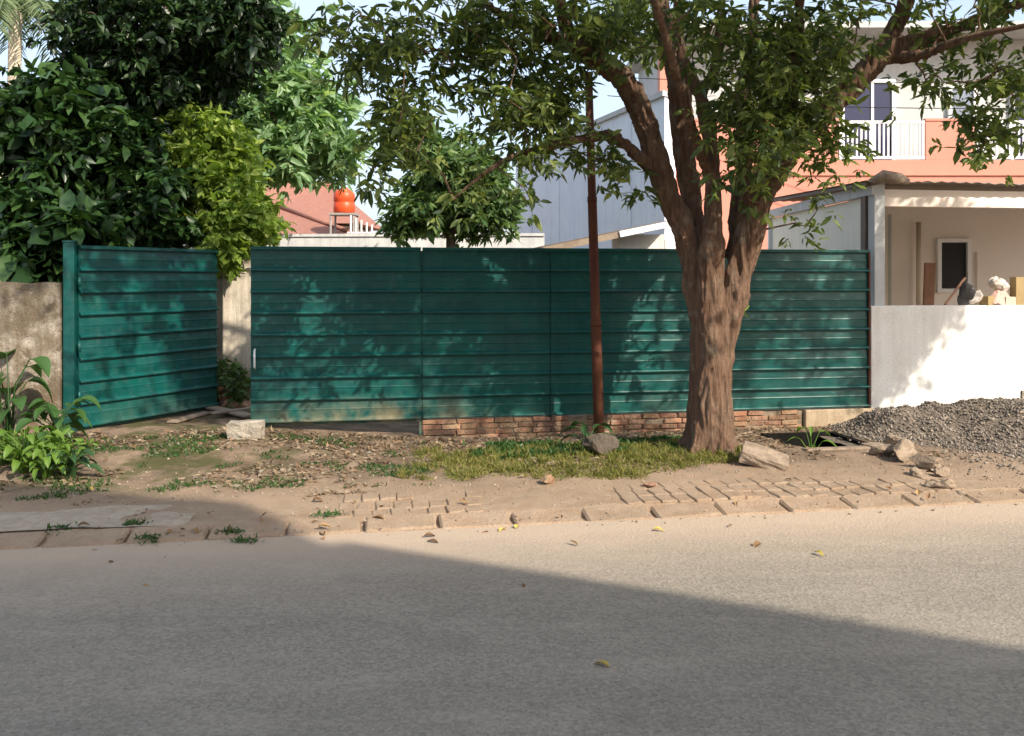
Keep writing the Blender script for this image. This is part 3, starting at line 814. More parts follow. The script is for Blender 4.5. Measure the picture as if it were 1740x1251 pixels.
for nm, pts in traced.items():
    pp, rr_ = smooth_path([p for p, _ in pts], [w for _, w in pts], 6)
    limbpts += [tuple(p) for p in pp[6 if nm != 'trunk' else 99:]]
    # the thick end is blended into one skin, the thin end stays a plain tube
    cut = len(pp)
    for i_, w_ in enumerate(rr_):
        if w_ < .035: cut = i_; break
    if cut > 3: thick.tube(pp[:cut + 1], rr_[:cut + 1], 18, wob=.16 if nm == 'trunk' else .14)
    if cut < len(pp) - 1: thins.append(MB().tube(pp[max(0, cut - 2):], rr_[max(0, cut - 2):], 9))
# root flare
for a in (0.3, 1.5, 2.6, 3.9, 5.2):
    dd = Vector((math.cos(a), math.sin(a), 0))
    z0 = gz(TB + dd * .3)
    thick.tube([TB + dd * .12 + Vector((0, 0, .38)), TB + dd * .22 + Vector((0, 0, .14)), Vector((TB.x, TB.y, z0)) + dd * .33 + Vector((0, 0, -.03))], [.09, .075, .04], 10, wob=.2)
tk = obj('trunk', thick, M['bark'], tree, smooth=True)
rm = tk.modifiers.new('blend', 'REMESH'); rm.mode = 'VOXEL'; rm.voxel_size = .0115; rm.use_smooth_shade = True
smo = tk.modifiers.new('soften', 'SMOOTH'); smo.factor = .5; smo.iterations = 2
bpy.context.view_layer.update()
dg = bpy.context.evaluated_depsgraph_get()
bk = bpy.data.meshes.new_from_object(tk.evaluated_get(dg)); tk.modifiers.clear(); tk.data = bk
n_ = len(bk.vertices); co_ = np.empty(n_ * 3); bk.vertices.foreach_get('co', co_); co_ = co_.reshape(-1, 3)
no_ = np.empty(n_ * 3); bk.vertices.foreach_get('normal', no_); no_ = no_.reshape(-1, 3)
hh_ = np.empty(n_)
for i_ in range(n_):
    x, y, z = co_[i_]
    w1 = mnoise.noise(Vector((x * 3.1, y * 3.1, z * 1.2)))
    f1_ = abs(mnoise.noise(Vector((x * 13 + w1, y * 13 + w1, z * 2.6)))); f2_ = abs(mnoise.noise(Vector((x * 27, y * 27, z * 7 + 9))))
    k_ = mnoise.noise(Vector((x * 4.5, y * 4.5, z * 3.4 + 20)))
    hh_[i_] = (.26 - f1_) * .050 + (.22 - f2_) * .022 + max(0, k_ - .18) * .06 + w1 * .012
co_ += no_ * (hh_[:, None] - .011)
bk.vertices.foreach_set('co', co_.reshape(-1)); bk.update()
bk.polygons.foreach_set('use_smooth', [True] * len(bk.polygons))
for th_ in thins: obj('limb', th_, M['bark'], tree, smooth=True)

rg = np.random.default_rng(5)
cl = []
# where the crown stands, in clumps
cl += pell(26, 620, 85, 7.6, 80, 50, .5, rng=rg)            # outer left sprays
cl += pell(34, 730, 80, 7.6, 90, 75, .6, rng=rg)
cl += pell(18, 690, 200, 7.5, 55, 75, .4, rng=rg)           # hanging left
cl += pell(5, 640, 275, 7.5, 25, 30, .3, rng=rg)
cl += pell(40, 840, 60, 7.6, 110, 80, .7, rng=rg)
cl += pell(22, 860, 170, 7.7, 80, 60, .5, rng=rg)
cl += pell(30, 930, 170, 8.3, 55, 75, .5, rng=rg)
cl += pell(8, 990, 270, 8.0, 60, 30, .3, rng=rg)
cl += pell(4, 900, 270, 7.8, 60, 25, .3, rng=rg)
cl += pell(26, 1010, 40, 7.6, 100, 55, .8, rng=rg)
cl += pell(26, 1090, 40, 9.2, 90, 70, .6, rng=rg)
cl += pell(16, 1180, 50, 7.4, 80, 60, .5, rng=rg)
cl += pell(34, 1270, 110, 7.6, 70, 110, .55, rng=rg)        # green mass between the forks
cl += pell(26, 1290, 220, 7.6, 55, 75, .45, rng=rg)
cl += pell(20, 1350, 110, 7.7, 65, 95, .5, rng=rg)
cl += pell(16, 1420, 70, 7.7, 60, 75, .5, rng=rg)
cl += pell(9, 1385, 215, 7.8, 40, 40, .3, rng=rg)
cl += pell(5, 1400, 265, 8.0, 22, 35, .2, rng=rg)
cl += pell(14, 1620, 20, 7.8, 110, 45, .6, rng=rg)
cl += pell(14, 1660, 130, 7.9, 90, 50, .5, rng=rg)
cl += pell(9, 1700, 200, 7.9, 55, 50, .4, rng=rg)
cl += pell(6, 1590, 140, 7.9, 40, 22, .3, rng=rg)
# small sprays dangling alone
for (px, py, Y) in ((905, 348, 7.8), (1095, 325, 8.2), (1390, 355, 8.2), (1370, 385, 8.25), (1240, 300, 7.9), (1275, 330, 8.0), (1690, 250, 7.8), (1660, 262, 7.8), (1030, 300, 8.0), (775, 338, 7.5), (800, 312, 7.55), (845, 285, 7.6)):
    cl.append(np.array(P(px, py, Y)))
# the left and middle of the crown are airy
cl = [c_ for c_ in cl if not (c_[0] / c_[1] * F + 870 < 1040 and rg.uniform() < .05)]
vis = list(cl)
# the rest of the crown above what the photograph takes in
top_ok = lambda p: CAMH + 471 / F * p[1] - .05 < p[2]
cl += ell(150, (1.7, 8.0, 6.0), (4.0, 3.2, 1.9), rng=rg, shell=.5, keep=top_ok)
cl += ell(150, (2.6, 6.2, 5.3), (4.0, 1.7, 1.5), rng=rg, shell=.2, keep=top_ok)
cl += ell(190, (3.9, 5.7, 5.35), (3.4, 1.4, 1.45), rng=rg, shell=.1, keep=top_ok)
cl += ell(55, (-.4, 6.0, 5.0), (1.5, 1.3, 1.1), rng=rg, shell=.1, keep=top_ok)
for k_ in range(230):
    # low right-hand bough: it stands between the sun and the upper left of the white wall
    a_, b_ = sorted((rg.uniform(), rg.uniform())); w1, w2, w3 = a_, b_ - a_, 1 - b_
    W_ = Vector((4.25, 10.4, .45)) * w1 + Vector((4.25, 10.4, 1.75)) * w2 + Vector((5.35, 10.55, 1.75)) * w3
    p_ = W_ + to_sun * rg.uniform(5.0, 7.6)
    cl.append(np.array(p_))
cl += ell(120, (6.9, 6.8, 5.6), (1.9, 1.2, 1.0), rng=rg, shell=.1, keep=lambda p: p[0] / p[1] > .62)
cl += ell(60, (5.9, 7.4, 4.9), (1.5, 1.5, 1.3), rng=rg, shell=.2, keep=lambda p: (p[0] / p[1] > .60 and p[2] > 3.3) or top_ok(p))
cl += ell(70, (-1.0, 7.2, 5.6), (2.0, 2.0, 1.3), rng=rg, shell=.3, keep=top_ok)
rv = np.full(len(vis), .23); rt = np.full(len(cl) - len(vis), .34)
def fpx(px, py):
    k = (px - 870) / F; u_ = (k * V.y - V.x) * VF / (U.x - k * U.y); p = S(u_, VF); return P(px, py, p.y)
def lpx(px, py):
    # on the plane of the swung gate leaf
    k = (px - 870) / F; d_ = leafend - hinge; t_ = (hinge.x - k * hinge.y) / (k * d_.y - d_.x); p = hinge + d_ * t_; return P(px, py, p.y)
GAPS = [(fpx(a, b), c) for a, b, c in ((470, 520, .17), (505, 490, .11), (530, 545, .16), (590, 530, .13), (625, 555, .15), (640, 605, .10), (460, 570, .12), (560, 640, .09), (600, 690, .17), (500, 700, .14), (660, 690, .15),
    (850, 447, .13), (880, 445, .08), (975, 690, .15), (1030, 680, .20), (1050, 640, .17), (1090, 610, .13), (1075, 540, .16), (1110, 500, .15), (1140, 560, .12), (1040, 490, .07), (1110, 450, .08), (1120, 660, .13),
    (1395, 450, .12), (1440, 470, .08), (1430, 560, .10), (1450, 610, .09), (1300, 640, .10), (1340, 655, .09), (1400, 690, .10))]
GAPS += [(lpx(a, b), c) for a, b, c in ((150, 560, .15), (185, 560, .09), (300, 545, .10), (230, 485, .07), (250, 615, .10), (235, 655, .13), (270, 650, .10), (215, 690, .12), (150, 640, .10), (340, 450, .07), (260, 590, .07))]
GAPS += [(P(395, 520, 10.85), .16), (P(398, 570, 10.85), .14), (P(395, 470, 10.85), .12), (P(60, 640, 8.75), .16), (P(90, 690, 8.75), .13), (P(85, 550, 8.75), .09), ]
crown('crown', tree, cl, M['lf_main'], 49, np.concatenate([rv, rt]), .105, .033, droop=.45, rosette=7, rng=rg, gaps=GAPS)
tw = MB(); twigs(tw, cl, limbpts, .013, 1, 3.5)
obj('twig', tw, M['bark'], tree, smooth=True, kind='stuff')
# sprout on the trunk
crown('sprout', tree, [np.array(P(1262, 532, 8.5))], M['lf_vine'], 12, .05, .09, .02, droop=0, rosette=6)

# ------------------------------------------------------------------ trees and shrubs behind
def back_tree(name, label, base, limbs, clumps, mat, leaves, rad, L, W, bark='bark2', droop=.3, r0=.015, seed=1, group=None, nb=.6, squash=.75, step=1):
    rgn = np.random.default_rng(seed)
    t = thing(name, label, 'tree', base, group)
    mb = MB(); lps = []
    for pts in limbs:
        pp, rr_ = smooth_path([p for p, _ in pts], [w for _, w in pts], 4)
        mb.tube(pp, rr_, 10, wob=.1); lps += [tuple(p) for p in pp[3:]]
    obj('trunk', mb, M[bark], t, smooth=True)
    tb = MB(); twigs(tb, clumps, lps, r0, step, 6.0)
    obj('branch', tb, M[bark], t, smooth=True, kind='stuff')
    crown('crown', t, clumps, mat, leaves, rad, L, W, droop, 7, nb, rgn, squash)
    return t
g0 = -.06
# fresh green tree beyond the lot wall
rgn = np.random.default_rng(21)
c = []
for (px, py, rx, ry, n) in ((380, 40, 130, 60, 34), (440, 110, 110, 50, 36), (500, 190, 85, 45, 34), (530, 245, 70, 32, 28), (430, 180, 110, 60, 34), (380, 240, 110, 45, 28), (460, 275, 90, 25, 20), (330, 130, 90, 70, 24)):
    c += pell(n, px, py, 17.5, rx, ry, 1.3, rng=rgn)
b = P(395, 620, 17.5); b.z = g0
back_tree('fresh_green_tree', 'tall fresh green tree with tiered foliage behind the red-roofed house side of the lot', b,
    [[(b, .16), (P(400, 420, 17.5), .13), (P(415, 300, 17.5), .10), (P(430, 150, 17.5), .07), (P(410, 10, 17.4), .03)],
     [(P(405, 380, 17.5), .09), (P(450, 300, 17.4), .07), (P(500, 240, 17.2), .04), (P(560, 230, 17.0), .02)],
     [(P(408, 340, 17.5), .08), (P(370, 260, 17.6), .05), (P(320, 160, 17.6), .03)],
     [(P(418, 260, 17.5), .07), (P(460, 180, 17.4), .05), (P(520, 150, 17.2), .02)]],
    c, M['lf_light'], 84, .42, .24, .085, seed=3)
# round tree in the middle distance
rgn = np.random.default_rng(22)
c = pell(70, 760, 320, 15.5, 100, 82, .95, rng=rgn) + pell(20, 710, 365, 15.4, 55, 40, .6, rng=rgn) + pell(22, 830, 345, 15.4, 45, 60, .6, rng=rgn) + pell(14, 760, 262, 15.5, 70, 35, .6, rng=rgn)
b = P(768, 640, 15.5); b.z = g0
back_tree('round_green_tree', 'dense round green tree standing between red-roofed house and shade-tinted blue wall', b,
    [[(b, .10), (P(766, 450, 15.5), .085), (P(764, 380, 15.5), .07), (P(755, 320, 15.5), .04)], [(P(766, 400, 15.5), .05), (P(800, 340, 15.4), .03), (P(820, 290, 15.3), .015)], [(P(766, 410, 15.5), .05), (P(720, 340, 15.4), .03), (P(700, 290, 15.3), .015)]],
    c, M['lf_mid'], 84, .26, .17, .055, seed=4)
# dark tree over the left shrubs
rgn = np.random.default_rng(23)
c = pell(90, 285, 60, 11.4, 160, 90, 1.1, rng=rgn) + pell(50, 270, 150, 11.6, 120, 60, .8, rng=rgn) + pell(26, 400, 40, 11.2, 60, 70, .7, rng=rgn) + pell(70, 250, -110, 11.2, 220, 110, 1.6, rng=rgn) + pell(14, 170, 90, 11.6, 60, 60, .7, rng=rgn)
b = P(230, 720, 11.6); b.z = .08
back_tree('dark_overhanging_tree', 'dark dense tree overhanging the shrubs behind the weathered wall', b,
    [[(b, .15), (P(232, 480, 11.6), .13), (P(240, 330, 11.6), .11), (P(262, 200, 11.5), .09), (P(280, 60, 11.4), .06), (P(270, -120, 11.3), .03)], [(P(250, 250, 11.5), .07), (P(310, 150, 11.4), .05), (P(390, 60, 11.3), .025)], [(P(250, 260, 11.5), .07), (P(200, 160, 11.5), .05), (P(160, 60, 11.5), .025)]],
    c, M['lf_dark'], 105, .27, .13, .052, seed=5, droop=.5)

# broad-leaved shrubs behind the wall
def shrub(name, label, base, clumps, mat, leaves, rad, L, W, stems, seed, droop=.4, group=None, nb=.8, cat='shrub'):
    rgn = np.random.default_rng(seed)
    t = thing(name, label, cat, base, group)
    mb = MB(); lp = []
    for k in range(stems):
        cc = Vector(clumps[int(k * len(clumps) / stems)])
        b2 = Vector(base) + Vector((rgn.uniform(-.15, .15), rgn.uniform(-.1, .1), 0))
        path = [b2, b2.lerp(cc, .35) + Vector((0, 0, .15)), b2.lerp(cc, .7) + Vector((0, 0, .15)), cc]
        pp, rr_ = smooth_path(path, [.03, .024, .016, .008], 4)
        mb.tube(pp, rr_, 6); lp += [tuple(p) for p in pp[3:]]
    obj('stem', mb, M['bark2'], t, smooth=True)
    tb = MB(); twigs(tb, clumps, lp, .009, 2, 3.0); 
    if tb.v: obj('branch', tb, M['bark2'], t, smooth=True, kind='stuff')
    crown('foliage', t, clumps, mat, leaves, rad, L, W, droop, 7, nb, rgn)
    return t
rgn = np.random.default_rng(31)
b = P(60, 700, 10.4); b.z = .08
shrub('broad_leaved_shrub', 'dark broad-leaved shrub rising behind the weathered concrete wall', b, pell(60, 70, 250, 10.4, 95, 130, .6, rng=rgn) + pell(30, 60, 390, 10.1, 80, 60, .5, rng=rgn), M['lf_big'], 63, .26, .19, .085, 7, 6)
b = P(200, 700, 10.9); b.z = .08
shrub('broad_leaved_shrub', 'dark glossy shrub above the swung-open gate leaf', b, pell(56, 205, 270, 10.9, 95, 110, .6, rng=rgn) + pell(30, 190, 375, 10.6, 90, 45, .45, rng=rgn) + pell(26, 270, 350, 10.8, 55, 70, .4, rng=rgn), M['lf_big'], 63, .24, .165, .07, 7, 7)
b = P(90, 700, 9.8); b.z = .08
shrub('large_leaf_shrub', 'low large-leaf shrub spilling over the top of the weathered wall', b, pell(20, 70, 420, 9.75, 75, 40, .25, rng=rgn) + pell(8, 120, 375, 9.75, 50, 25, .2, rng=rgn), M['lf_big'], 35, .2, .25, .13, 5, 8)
# yellow-green vine on the pillar
b = Vector((-3.55, 11.1, .08))
c = pell(34, 355, 260, 11.3, 70, 55, .45, rng=rgn) + pell(40, 375, 350, 11.2, 75, 60, .45, rng=rgn) + pell(24, 425, 385, 11.0, 48, 36, .35, rng=rgn) + pell(22, 390, 420, 10.85, 35, 35, .25, rng=rgn) + pell(18, 400, 290, 11.3, 55, 50, .4, rng=rgn) + pell(14, 340, 210, 11.4, 50, 30, .4, rng=rgn) + pell(12, 320, 320, 11.0, 40, 60, .3, rng=rgn)
shrub('climbing_vine', 'yellow-green leafy vine heaped over the concrete pillar behind the gate', b, c, M['lf_vine'], 63, .19, .12, .055, 6, 9, cat='vine')
for (a_, b__) in (((435, 345), (480, 240)), ((448, 348), (500, 262))):
    pass
# palm at the far left
pt_ = P(22, 700, 14.5); pt_.z = g0
palm = thing('palm_tree', 'slender pale palm with feathery fronds behind the dark shrubs', 'tree', pt_)
tm = MB(); tp = P(27, 18, 14.5)
tm.tube([pt_, P(18, 420, 14.5), P(22, 220, 14.5), tp], [.13, .11, .10, .10], 10); obj('trunk', tm, M['pipe'], palm, smooth=True)
rgn = np.random.default_rng(41)
for k in range(13):
    a = k / 13 * 2 * math.pi + .2; el0 = rgn.uniform(.1, 1.0)
    Lf = rgn.uniform(1.5, 2.1)
    path = []
    for s_ in np.linspace(0, 1, 12):
        rr0 = Lf * s_
        path.append(tp + Vector((math.cos(a) * rr0 * math.cos(el0 * (1 - s_ * .4)), math.sin(a) * rr0 * .9, math.sin(el0) * rr0 - 1.15 * s_ ** 2 * Lf * .75)))
    mb = MB(); mb.tube(path, list(np.linspace(.03, .006, 12)), 5, cap=False)
    fr = obj('frond', mb, M['palm'], palm, smooth=True)
    bs, ds = [], []
    for i in range(46):
        s_ = .12 + .88 * i / 46; j = s_ * 11; i0 = min(10, int(j)); p = path[i0].lerp(path[i0 + 1], j - i0); t = (path[i0 + 1] - path[i0]).normalized()
        sd = t.cross(Vector((0, 0, 1))).normalized()
        for sg in (-1, 1):
            bs.append(tuple(p - WO[palm.name])); ds.append(tuple(sd * sg * .9 + t * .55 + Vector((0, 0, -.45 + rgn.uniform(-.15, .15)))))
    me = leafmesh('leaflets', np.array(bs), np.array(ds), rgn.uniform(.3, .48, len(bs)), np.full(len(bs), .03), .6, rng=rgn)
    lo = link('leaflet', me, M['palm'], fr, WO[palm.name]); lo['kind'] = 'stuff'

# ------------------------------------------------------------------ houses behind
def house_box(name, label, loc): return thing(name, label, 'house', loc)
# cream house half hidden by the left trees
hc = house_box('cream_house', 'cream house glimpsed through gaps in the trees at the left', (-8.0, 19.0, g0))
w_ = MB(); w_.box((-9.2, 20.5, 2.2), (5.6, 4, 4.6), .1); obj('wall', w_, M['cream'], hc)
w_ = MB(); w_.add([(-12.4, 18.0, 4.5), (-6.0, 18.6, 4.5), (-6.2, 23.2, 4.5), (-12.6, 22.6, 4.5), (-11.2, 20.3, 6.0), (-7.4, 20.8, 6.0)], [(0, 1, 5, 4), (1, 2, 5), (2, 3, 4, 5), (3, 0, 4), (0, 3, 2, 1)]); obj('roof', w_, M['redroof'], hc)
for xx in (-9.2, -7.4):
    w_ = MB(); w_.box((xx, 18.42 + (xx + 9.2) * .1, 2.6), (.9, .1, 1.2), .1); wn_ = obj('window', w_, M['glass'], hc)
    w_ = MB(); w_.box((xx, 18.38 + (xx + 9.2) * .1, 3.24), (1.0, .12, .08), .1).box((xx, 18.38 + (xx + 9.2) * .1, 1.97), (1.0, .12, .08), .1); obj('frame', w_, M['whitetrim'], wn_)

# red-roofed house
YR = 30.0
hr = house_box('red_roofed_house', 'distant house with hipped red roof and cream walls beside the orange water tank', P(540, 560, YR))
rd = []
A0, A1_ = P(400, 283, YR + 2), P(566, 318, YR + 2)
E0, E1, E2, E3 = P(380, 398, YR - .5), P(608, 402, YR - .5), P(655, 378, YR + 4.2), P(420, 380, YR + 5)
E0.z = E1.z = E2.z = E3.z = 3.55
mbr = MB(); A0.z = 5.35; A1_.z = 5.05
mbr.add([E0, E1, E2, E3, A0, A1_], [(0, 1, 5, 4), (1, 2, 5), (2, 3, 4, 5), (3, 0, 4), (3, 2, 1, 0)])
rf = obj('roof', mbr, M['redroof'], hr)
mbw = MB(); mbw.prism([(E0.x + .4, E0.y + .5), (E1.x - .5, E1.y + .5), (E2.x - .5, E2.y - .5), (E3.x + .4, E3.y - .5)], g0, 3.5); obj('wall', mbw, M['cream'], hr)
# lower wing towards the camera
L0, L1, L2, L3 = P(430, 345, 26), P(592, 398, 26), P(470, 405, 25), P(380, 405, 25)
mbl = MB()
ra, rb = P(395, 330, 27), P(470, 352, 27)
ea, eb, ec, ed = P(390, 400, 24.5), P(598, 400, 24.5), P(610, 398, 29), P(400, 398, 29)
for e_ in (ea, eb, ec, ed): e_.z = 2.95
mbl.add([ea, eb, ec, ed, ra, rb], [(0, 1, 5, 4), (1, 2, 5), (2, 3, 4, 5), (3, 0, 4), (3, 2, 1, 0)])
obj('wing_roof', mbl, M['redroof'], hr)
mbl = MB(); mbl.prism([(ea.x + .3, ea.y + .3), (eb.x - .4, eb.y + .3), (ec.x - .4, ec.y - .4), (ed.x + .3, ed.y - .4)], g0, 2.9); obj('wing_wall', mbl, M['cream'], hr)
rdg = MB(); rdg.tube([eb + Vector((0, 0, .03)), rb + Vector((0, 0, .05))], .07, 8); rdg.tube([ra + Vector((0, 0, .05)), rb + Vector((0, 0, .05))], .07, 8); obj('ridge_cap', rdg, M['redroof'], hr, smooth=True)
rdg = MB(); rdg.tube([E1 + Vector((0, 0, .03)), A1_ + Vector((0, 0, .05))], .09, 8); rdg.tube([A0 + Vector((0, 0, .05)), A1_ + Vector((0, 0, .05))], .09, 8); obj('ridge_cap', rdg, M['redroof'], hr, smooth=True)
for k in range(5):
    px = 596 + k * 9
    t_ = MB(); t_.tube([P(px, 420, 23.5), P(px, 366 + k * 4, 23.5)], .025, 6)
    if k == 0: yard = thing('yard_railing', 'row of thin white posts below the orange water tank', 'railing', P(612, 520, 23.5))
    obj('post', t_, M['whitetrim'], yard)
t_ = MB(); t_.tube([P(590, 396, 23.5), P(640, 396, 23.5)], .025, 6); obj('rail', t_, M['whitetrim'], yard)
# orange water tank on its stand
YT = 24.0
tkb = P(585, 363, YT)
tank = thing('water_tank', 'bright orange plastic water tank on a thin steel stand', 'water tank', (tkb.x, tkb.y, g0))
prof = [(.0, 0), (.25, 0), (.29, .04), (.29, .27), (.265, .30), (.29, .33), (.29, .52), (.24, .60), (.12, .66), (.10, .70), (.0, .71)]
tb_ = MB(); vv = []; sg = 20
for r_, z_ in prof: vv += [(tkb.x + r_ * math.cos(t * 2 * math.pi / sg), tkb.y + r_ * math.sin(t * 2 * math.pi / sg), tkb.z + z_) for t in range(sg)]
tb_.add(vv, [(i * sg + k, i * sg + (k + 1) % sg, (i + 1) * sg + (k + 1) % sg, (i + 1) * sg + k) for i in range(len(prof) - 1) for k in range(sg)])
obj('drum', tb_, M['tank'], tank, smooth=True)
pf = MB(); pf.box((tkb.x, tkb.y, tkb.z - .03), (.7, .7, .05)); obj('platform', pf, M['steel'], tank)
for sx, sy in ((-1, -1), (1, -1), (1, 1), (-1, 1)):
    l_ = MB(); l_.tube([(tkb.x + sx * .38, tkb.y + sy * .38, g0), (tkb.x + sx * .3, tkb.y + sy * .3, tkb.z - .05)], .03, 6); obj('leg', l_, M['steel'], tank)

# lot wall across the back
bw = MB(); a_, b_w = P(150, 400, 18.6), P(925, 402, 18.0)
bar(bw, Vector((a_.x, a_.y, 0)), Vector((b_w.x, b_w.y, 0)), 1, .18, g0, 2.58)
lotw = tag(obj('lot_wall', bw, M['backwall']), 'whitewashed streaked boundary wall across the back of the lot', 'wall')
cp = MB(); bar(cp, Vector((a_.x, a_.y, 0)), Vector((b_w.x, b_w.y, 0)), 1, .24, 2.583, 2.64); obj('coping', cp, M['backwall'], lotw)
# short dark wall piece behind the swung leaf
dw = MB(); dw.box(P(190, 500, 12.3) * 1.0 + Vector((0, 0, 0)), (1.3, .16, 2.9), .3)
dwo = tag(obj('garden_wall', dw, M['oldwall']), 'short grey-brown wall piece showing between shrubs above the swung gate leaf', 'wall')

# tall white wall, tinted blue for its shade (its own narrow building)
bb = thing('shade_blue_building', 'tall windowless white building, tinted blue for its shade, with streaked side wall behind the tree trunk', 'building', (1.6, 19.5, g0))
poly = [(2.75, 15.9), (3.0, 16.2), (1.2, 24.6), (.1, 24.2)]
w_ = MB(); w_.prism(poly, g0, 5.0); obj('wall', w_, M['shadebluewall'], bb)
w_ = MB(); w_.prism([(2.70, 15.82), (3.06, 16.16), (1.24, 24.72), (.03, 24.26)], 5.003, 5.10); obj('roof_edge', w_, M['fascia'], bb)
nstr = Vector((-.949, -.315, 0))
for k in range(4):
    t = (k + .7) / 4.4; p = Vector((2.75, 15.9, 0)).lerp(Vector((.1, 24.2, 0)), t) + nstr * .012
    w_ = MB(); w_.box((p.x, p.y, 2.47), (.03, .02, 5.04), math.atan2(8.3, -2.65)); obj('seam_strip', w_, M['shadebluewall'], bb)

# small lean-to shed in front of it
sh = thing('lean_to_shed', 'small shed with sloping roof edge and pale wall, just above the fence behind the trunk', 'shed', (1.6, 14.6, g0))
w_ = MB(); w_.box((2.15, 15.1, 1.2), (.78, .9, 2.52)); obj('wall', w_, M['white'], sh)
w_ = MB(); w_.box((1.05, 15.4, 1.05), (1.38, .1, 2.2)); obj('back_wall', w_, M['rosewall'], sh)
w_ = MB(); m_ = Matrix.Rotation(-math.atan(.205), 3, 'Y')
w_.box((1.5, 14.95, 2.44), (2.35, 1.5, .035), m=m_); obj('roof', w_, M['roofdark'], sh)
w_ = MB(); w_.box((1.5, 14.19, 2.385), (2.33, .03, .10), m=m_); obj('fascia', w_, M['wood'], sh)
w_ = MB(); w_.box((2.18, 14.16, 2.53), (.92, .03, .10), m=m_); obj('white_fascia', w_, M['whitetrim'], sh)
for xx in (.75, 1.72, 2.52):
    w_ = MB(); w_.box((xx, 14.35, (1.05 + (xx - 1.5) * .1)), (.07, .07, 2.2 + (xx - 1.5) * .2)); obj('post', w_, M['whitetrim'], sh)

# salmon house with balconies
YO = 19.0
def OX(px): return (px - 870) / F * YO
def OZ(py): return CAMH + (HOR - py) / F * YO
ho = house_box('salmon_house', 'two-storey salmon house with white balcony railings and pale grey upper floor', (8.5, 20, g0))
x0, x1 = OX(1120), 15.5
zr0, zr1 = OZ(272), OZ(206)
w_ = MB(); w_.box(((x0 + x1) / 2, YO + .1, (g0 + zr0) / 2), (x1 - x0, .2, zr0 - g0)); obj('wall', w_, M['orange'], ho)
for (a, b) in ((1120, 1424), (1573, 1655), (1802, 2030)):
    w_ = MB(); w_.box(((OX(a) + OX(b)) / 2, YO + .1, (zr0 + zr1) / 2 + .002), (OX(b) - OX(a), .2, zr1 - zr0)); obj('parapet', w_, M['orange'], ho)
    w_ = MB(); w_.box(((OX(a) + OX(b)) / 2, YO + .1, zr1 + .03), (OX(b) - OX(a) + .02, .24, .05)); obj('coping', w_, M['orange'], ho)
w_ = MB(); w_.box(((x0 + x1) / 2, YO - .015, OZ(297)), (x1 - x0, .05, .04)); obj('band', w_, M['orange'], ho)
w_ = MB(); w_.box((OX(1131), YO - .02, 3.4), (.30, .3, 7.0)); obj('column', w_, M['orange'], ho)
for (a, b, nb_) in ((1426, 1571, 18), (1657, 1800, 18)):
    rl = MB(); xa, xb = OX(a), OX(b)
    rl.box(((xa + xb) / 2, YO + .02, zr1 - .02), (xb - xa, .06, .06)).box(((xa + xb) / 2, YO + .02, zr0 + .05), (xb - xa, .06, .06))
    rl.box((xa + .03, YO + .02, (zr0 + zr1) / 2), (.05, .05, zr1 - zr0 - .02)).box((xb - .03, YO + .02, (zr0 + zr1) / 2), (.05, .05, zr1 - zr0 - .02))
    ro = obj('railing', rl, M['whitetrim'], ho)
    for k in range(nb_):
        bl = MB(); bl.box((xa + (xb - xa) * (k + 1) / (nb_ + 1), YO + .02, (zr0 + zr1) / 2), (.036, .03, zr1 - zr0 - .08)); obj('baluster', bl, M['whitetrim'], ro)
YU = 20.3
def UX(px): return (px - 870) / F * YU
def UZ(py): return CAMH + (HOR - py) / F * YU
w_ = MB(); w_.box(((x0 + x1) / 2 + .1, YU + 1.6, 5.45), (x1 - x0 - .2, 3.2, 3.5)); obj('upper_wall', w_, M['upper'], ho)
w_ = MB(); w_.box(((x0 + x1) / 2 + .1, YU - .65, 3.62), (x1 - x0 - .2, 1.28, .14)); obj('balcony_floor', w_, M['upper'], ho)
w_ = MB(); w_.box(((x0 + x1) / 2, YU + 1.2, 7.28), (x1 - x0 + .3, 4.4, .14)); obj('roof_slab', w_, M['upper'], ho)
def opening(a, b, ptop, zbot, gm, mull):
    xa, xb, zt = UX(a), UX(b), UZ(ptop)
    d_ = MB(); d_.box(((xa + xb) / 2, YU - .02, (zt + zbot) / 2), (xb - xa, .05, zt - zbot)); dd = obj('glazed_door', d_, M[gm], ho)
    f_ = MB()
    f_.box((xa - .03, YU - .04, (zt + zbot) / 2), (.08, .10, zt - zbot)).box((xb + .03, YU - .04, (zt + zbot) / 2), (.08, .10, zt - zbot)).box(((xa + xb) / 2, YU - .04, zt + .04), (xb - xa + .14, .10, .08))
    if mull: f_.box(((xa + xb) / 2 + .1, YU - .045, (zt + zbot) / 2), (.06, .07, zt - zbot - .01))
    obj('frame', f_, M['whitetrim'], dd)
opening(1432, 1514, 142, 3.72, 'navy', True)
opening(1614, 1652, 152, 3.72, 'glass', False)
opening(1720, 1790, 145, 3.72, 'navy', True)
w_ = MB(); w_.box(((x0 + x1) / 2, 21.9, 1.8), (x1 - x0 - .1, 3.2, 3.6)); obj('lower_core', w_, M['orange'], ho)

# carport house at the right
hs = house_box('carport_house', 'rosy cream house with sheet-roofed carport behind the white front wall', (6.5, 12.5, g0))
XS = 4.30
w_ = MB(); w_.box((XS + .06, 12.6, 1.33), (.12, 4.2, 2.78)); obj('side_wall', w_, M['greywhite'], hs)
w_ = MB(); w_.box((XS - .03, 14.62, 1.35), (.06, .06, 2.8)); obj('corner_trim', w_, M['whitetrim'], hs)
w_ = MB(); w_.box((7.4, 14.2, 1.4), (5.9, .14, 2.95)); obj('back_wall', w_, M['rosewall'], hs)
po = MB(); po.box((4.335, 10.50, 1.42), (.135, .135, 2.92), ANG); obj('post', po, M['post'], hs, bevel=.006)
# dark strip drawn in as the shaded slot between post and side wall
w_ = MB(); w_.box((4.262, 10.66, 1.42), (.05, .14, 2.6), 0); obj('slot_shade_strip', w_, M['roofdark'], hs)
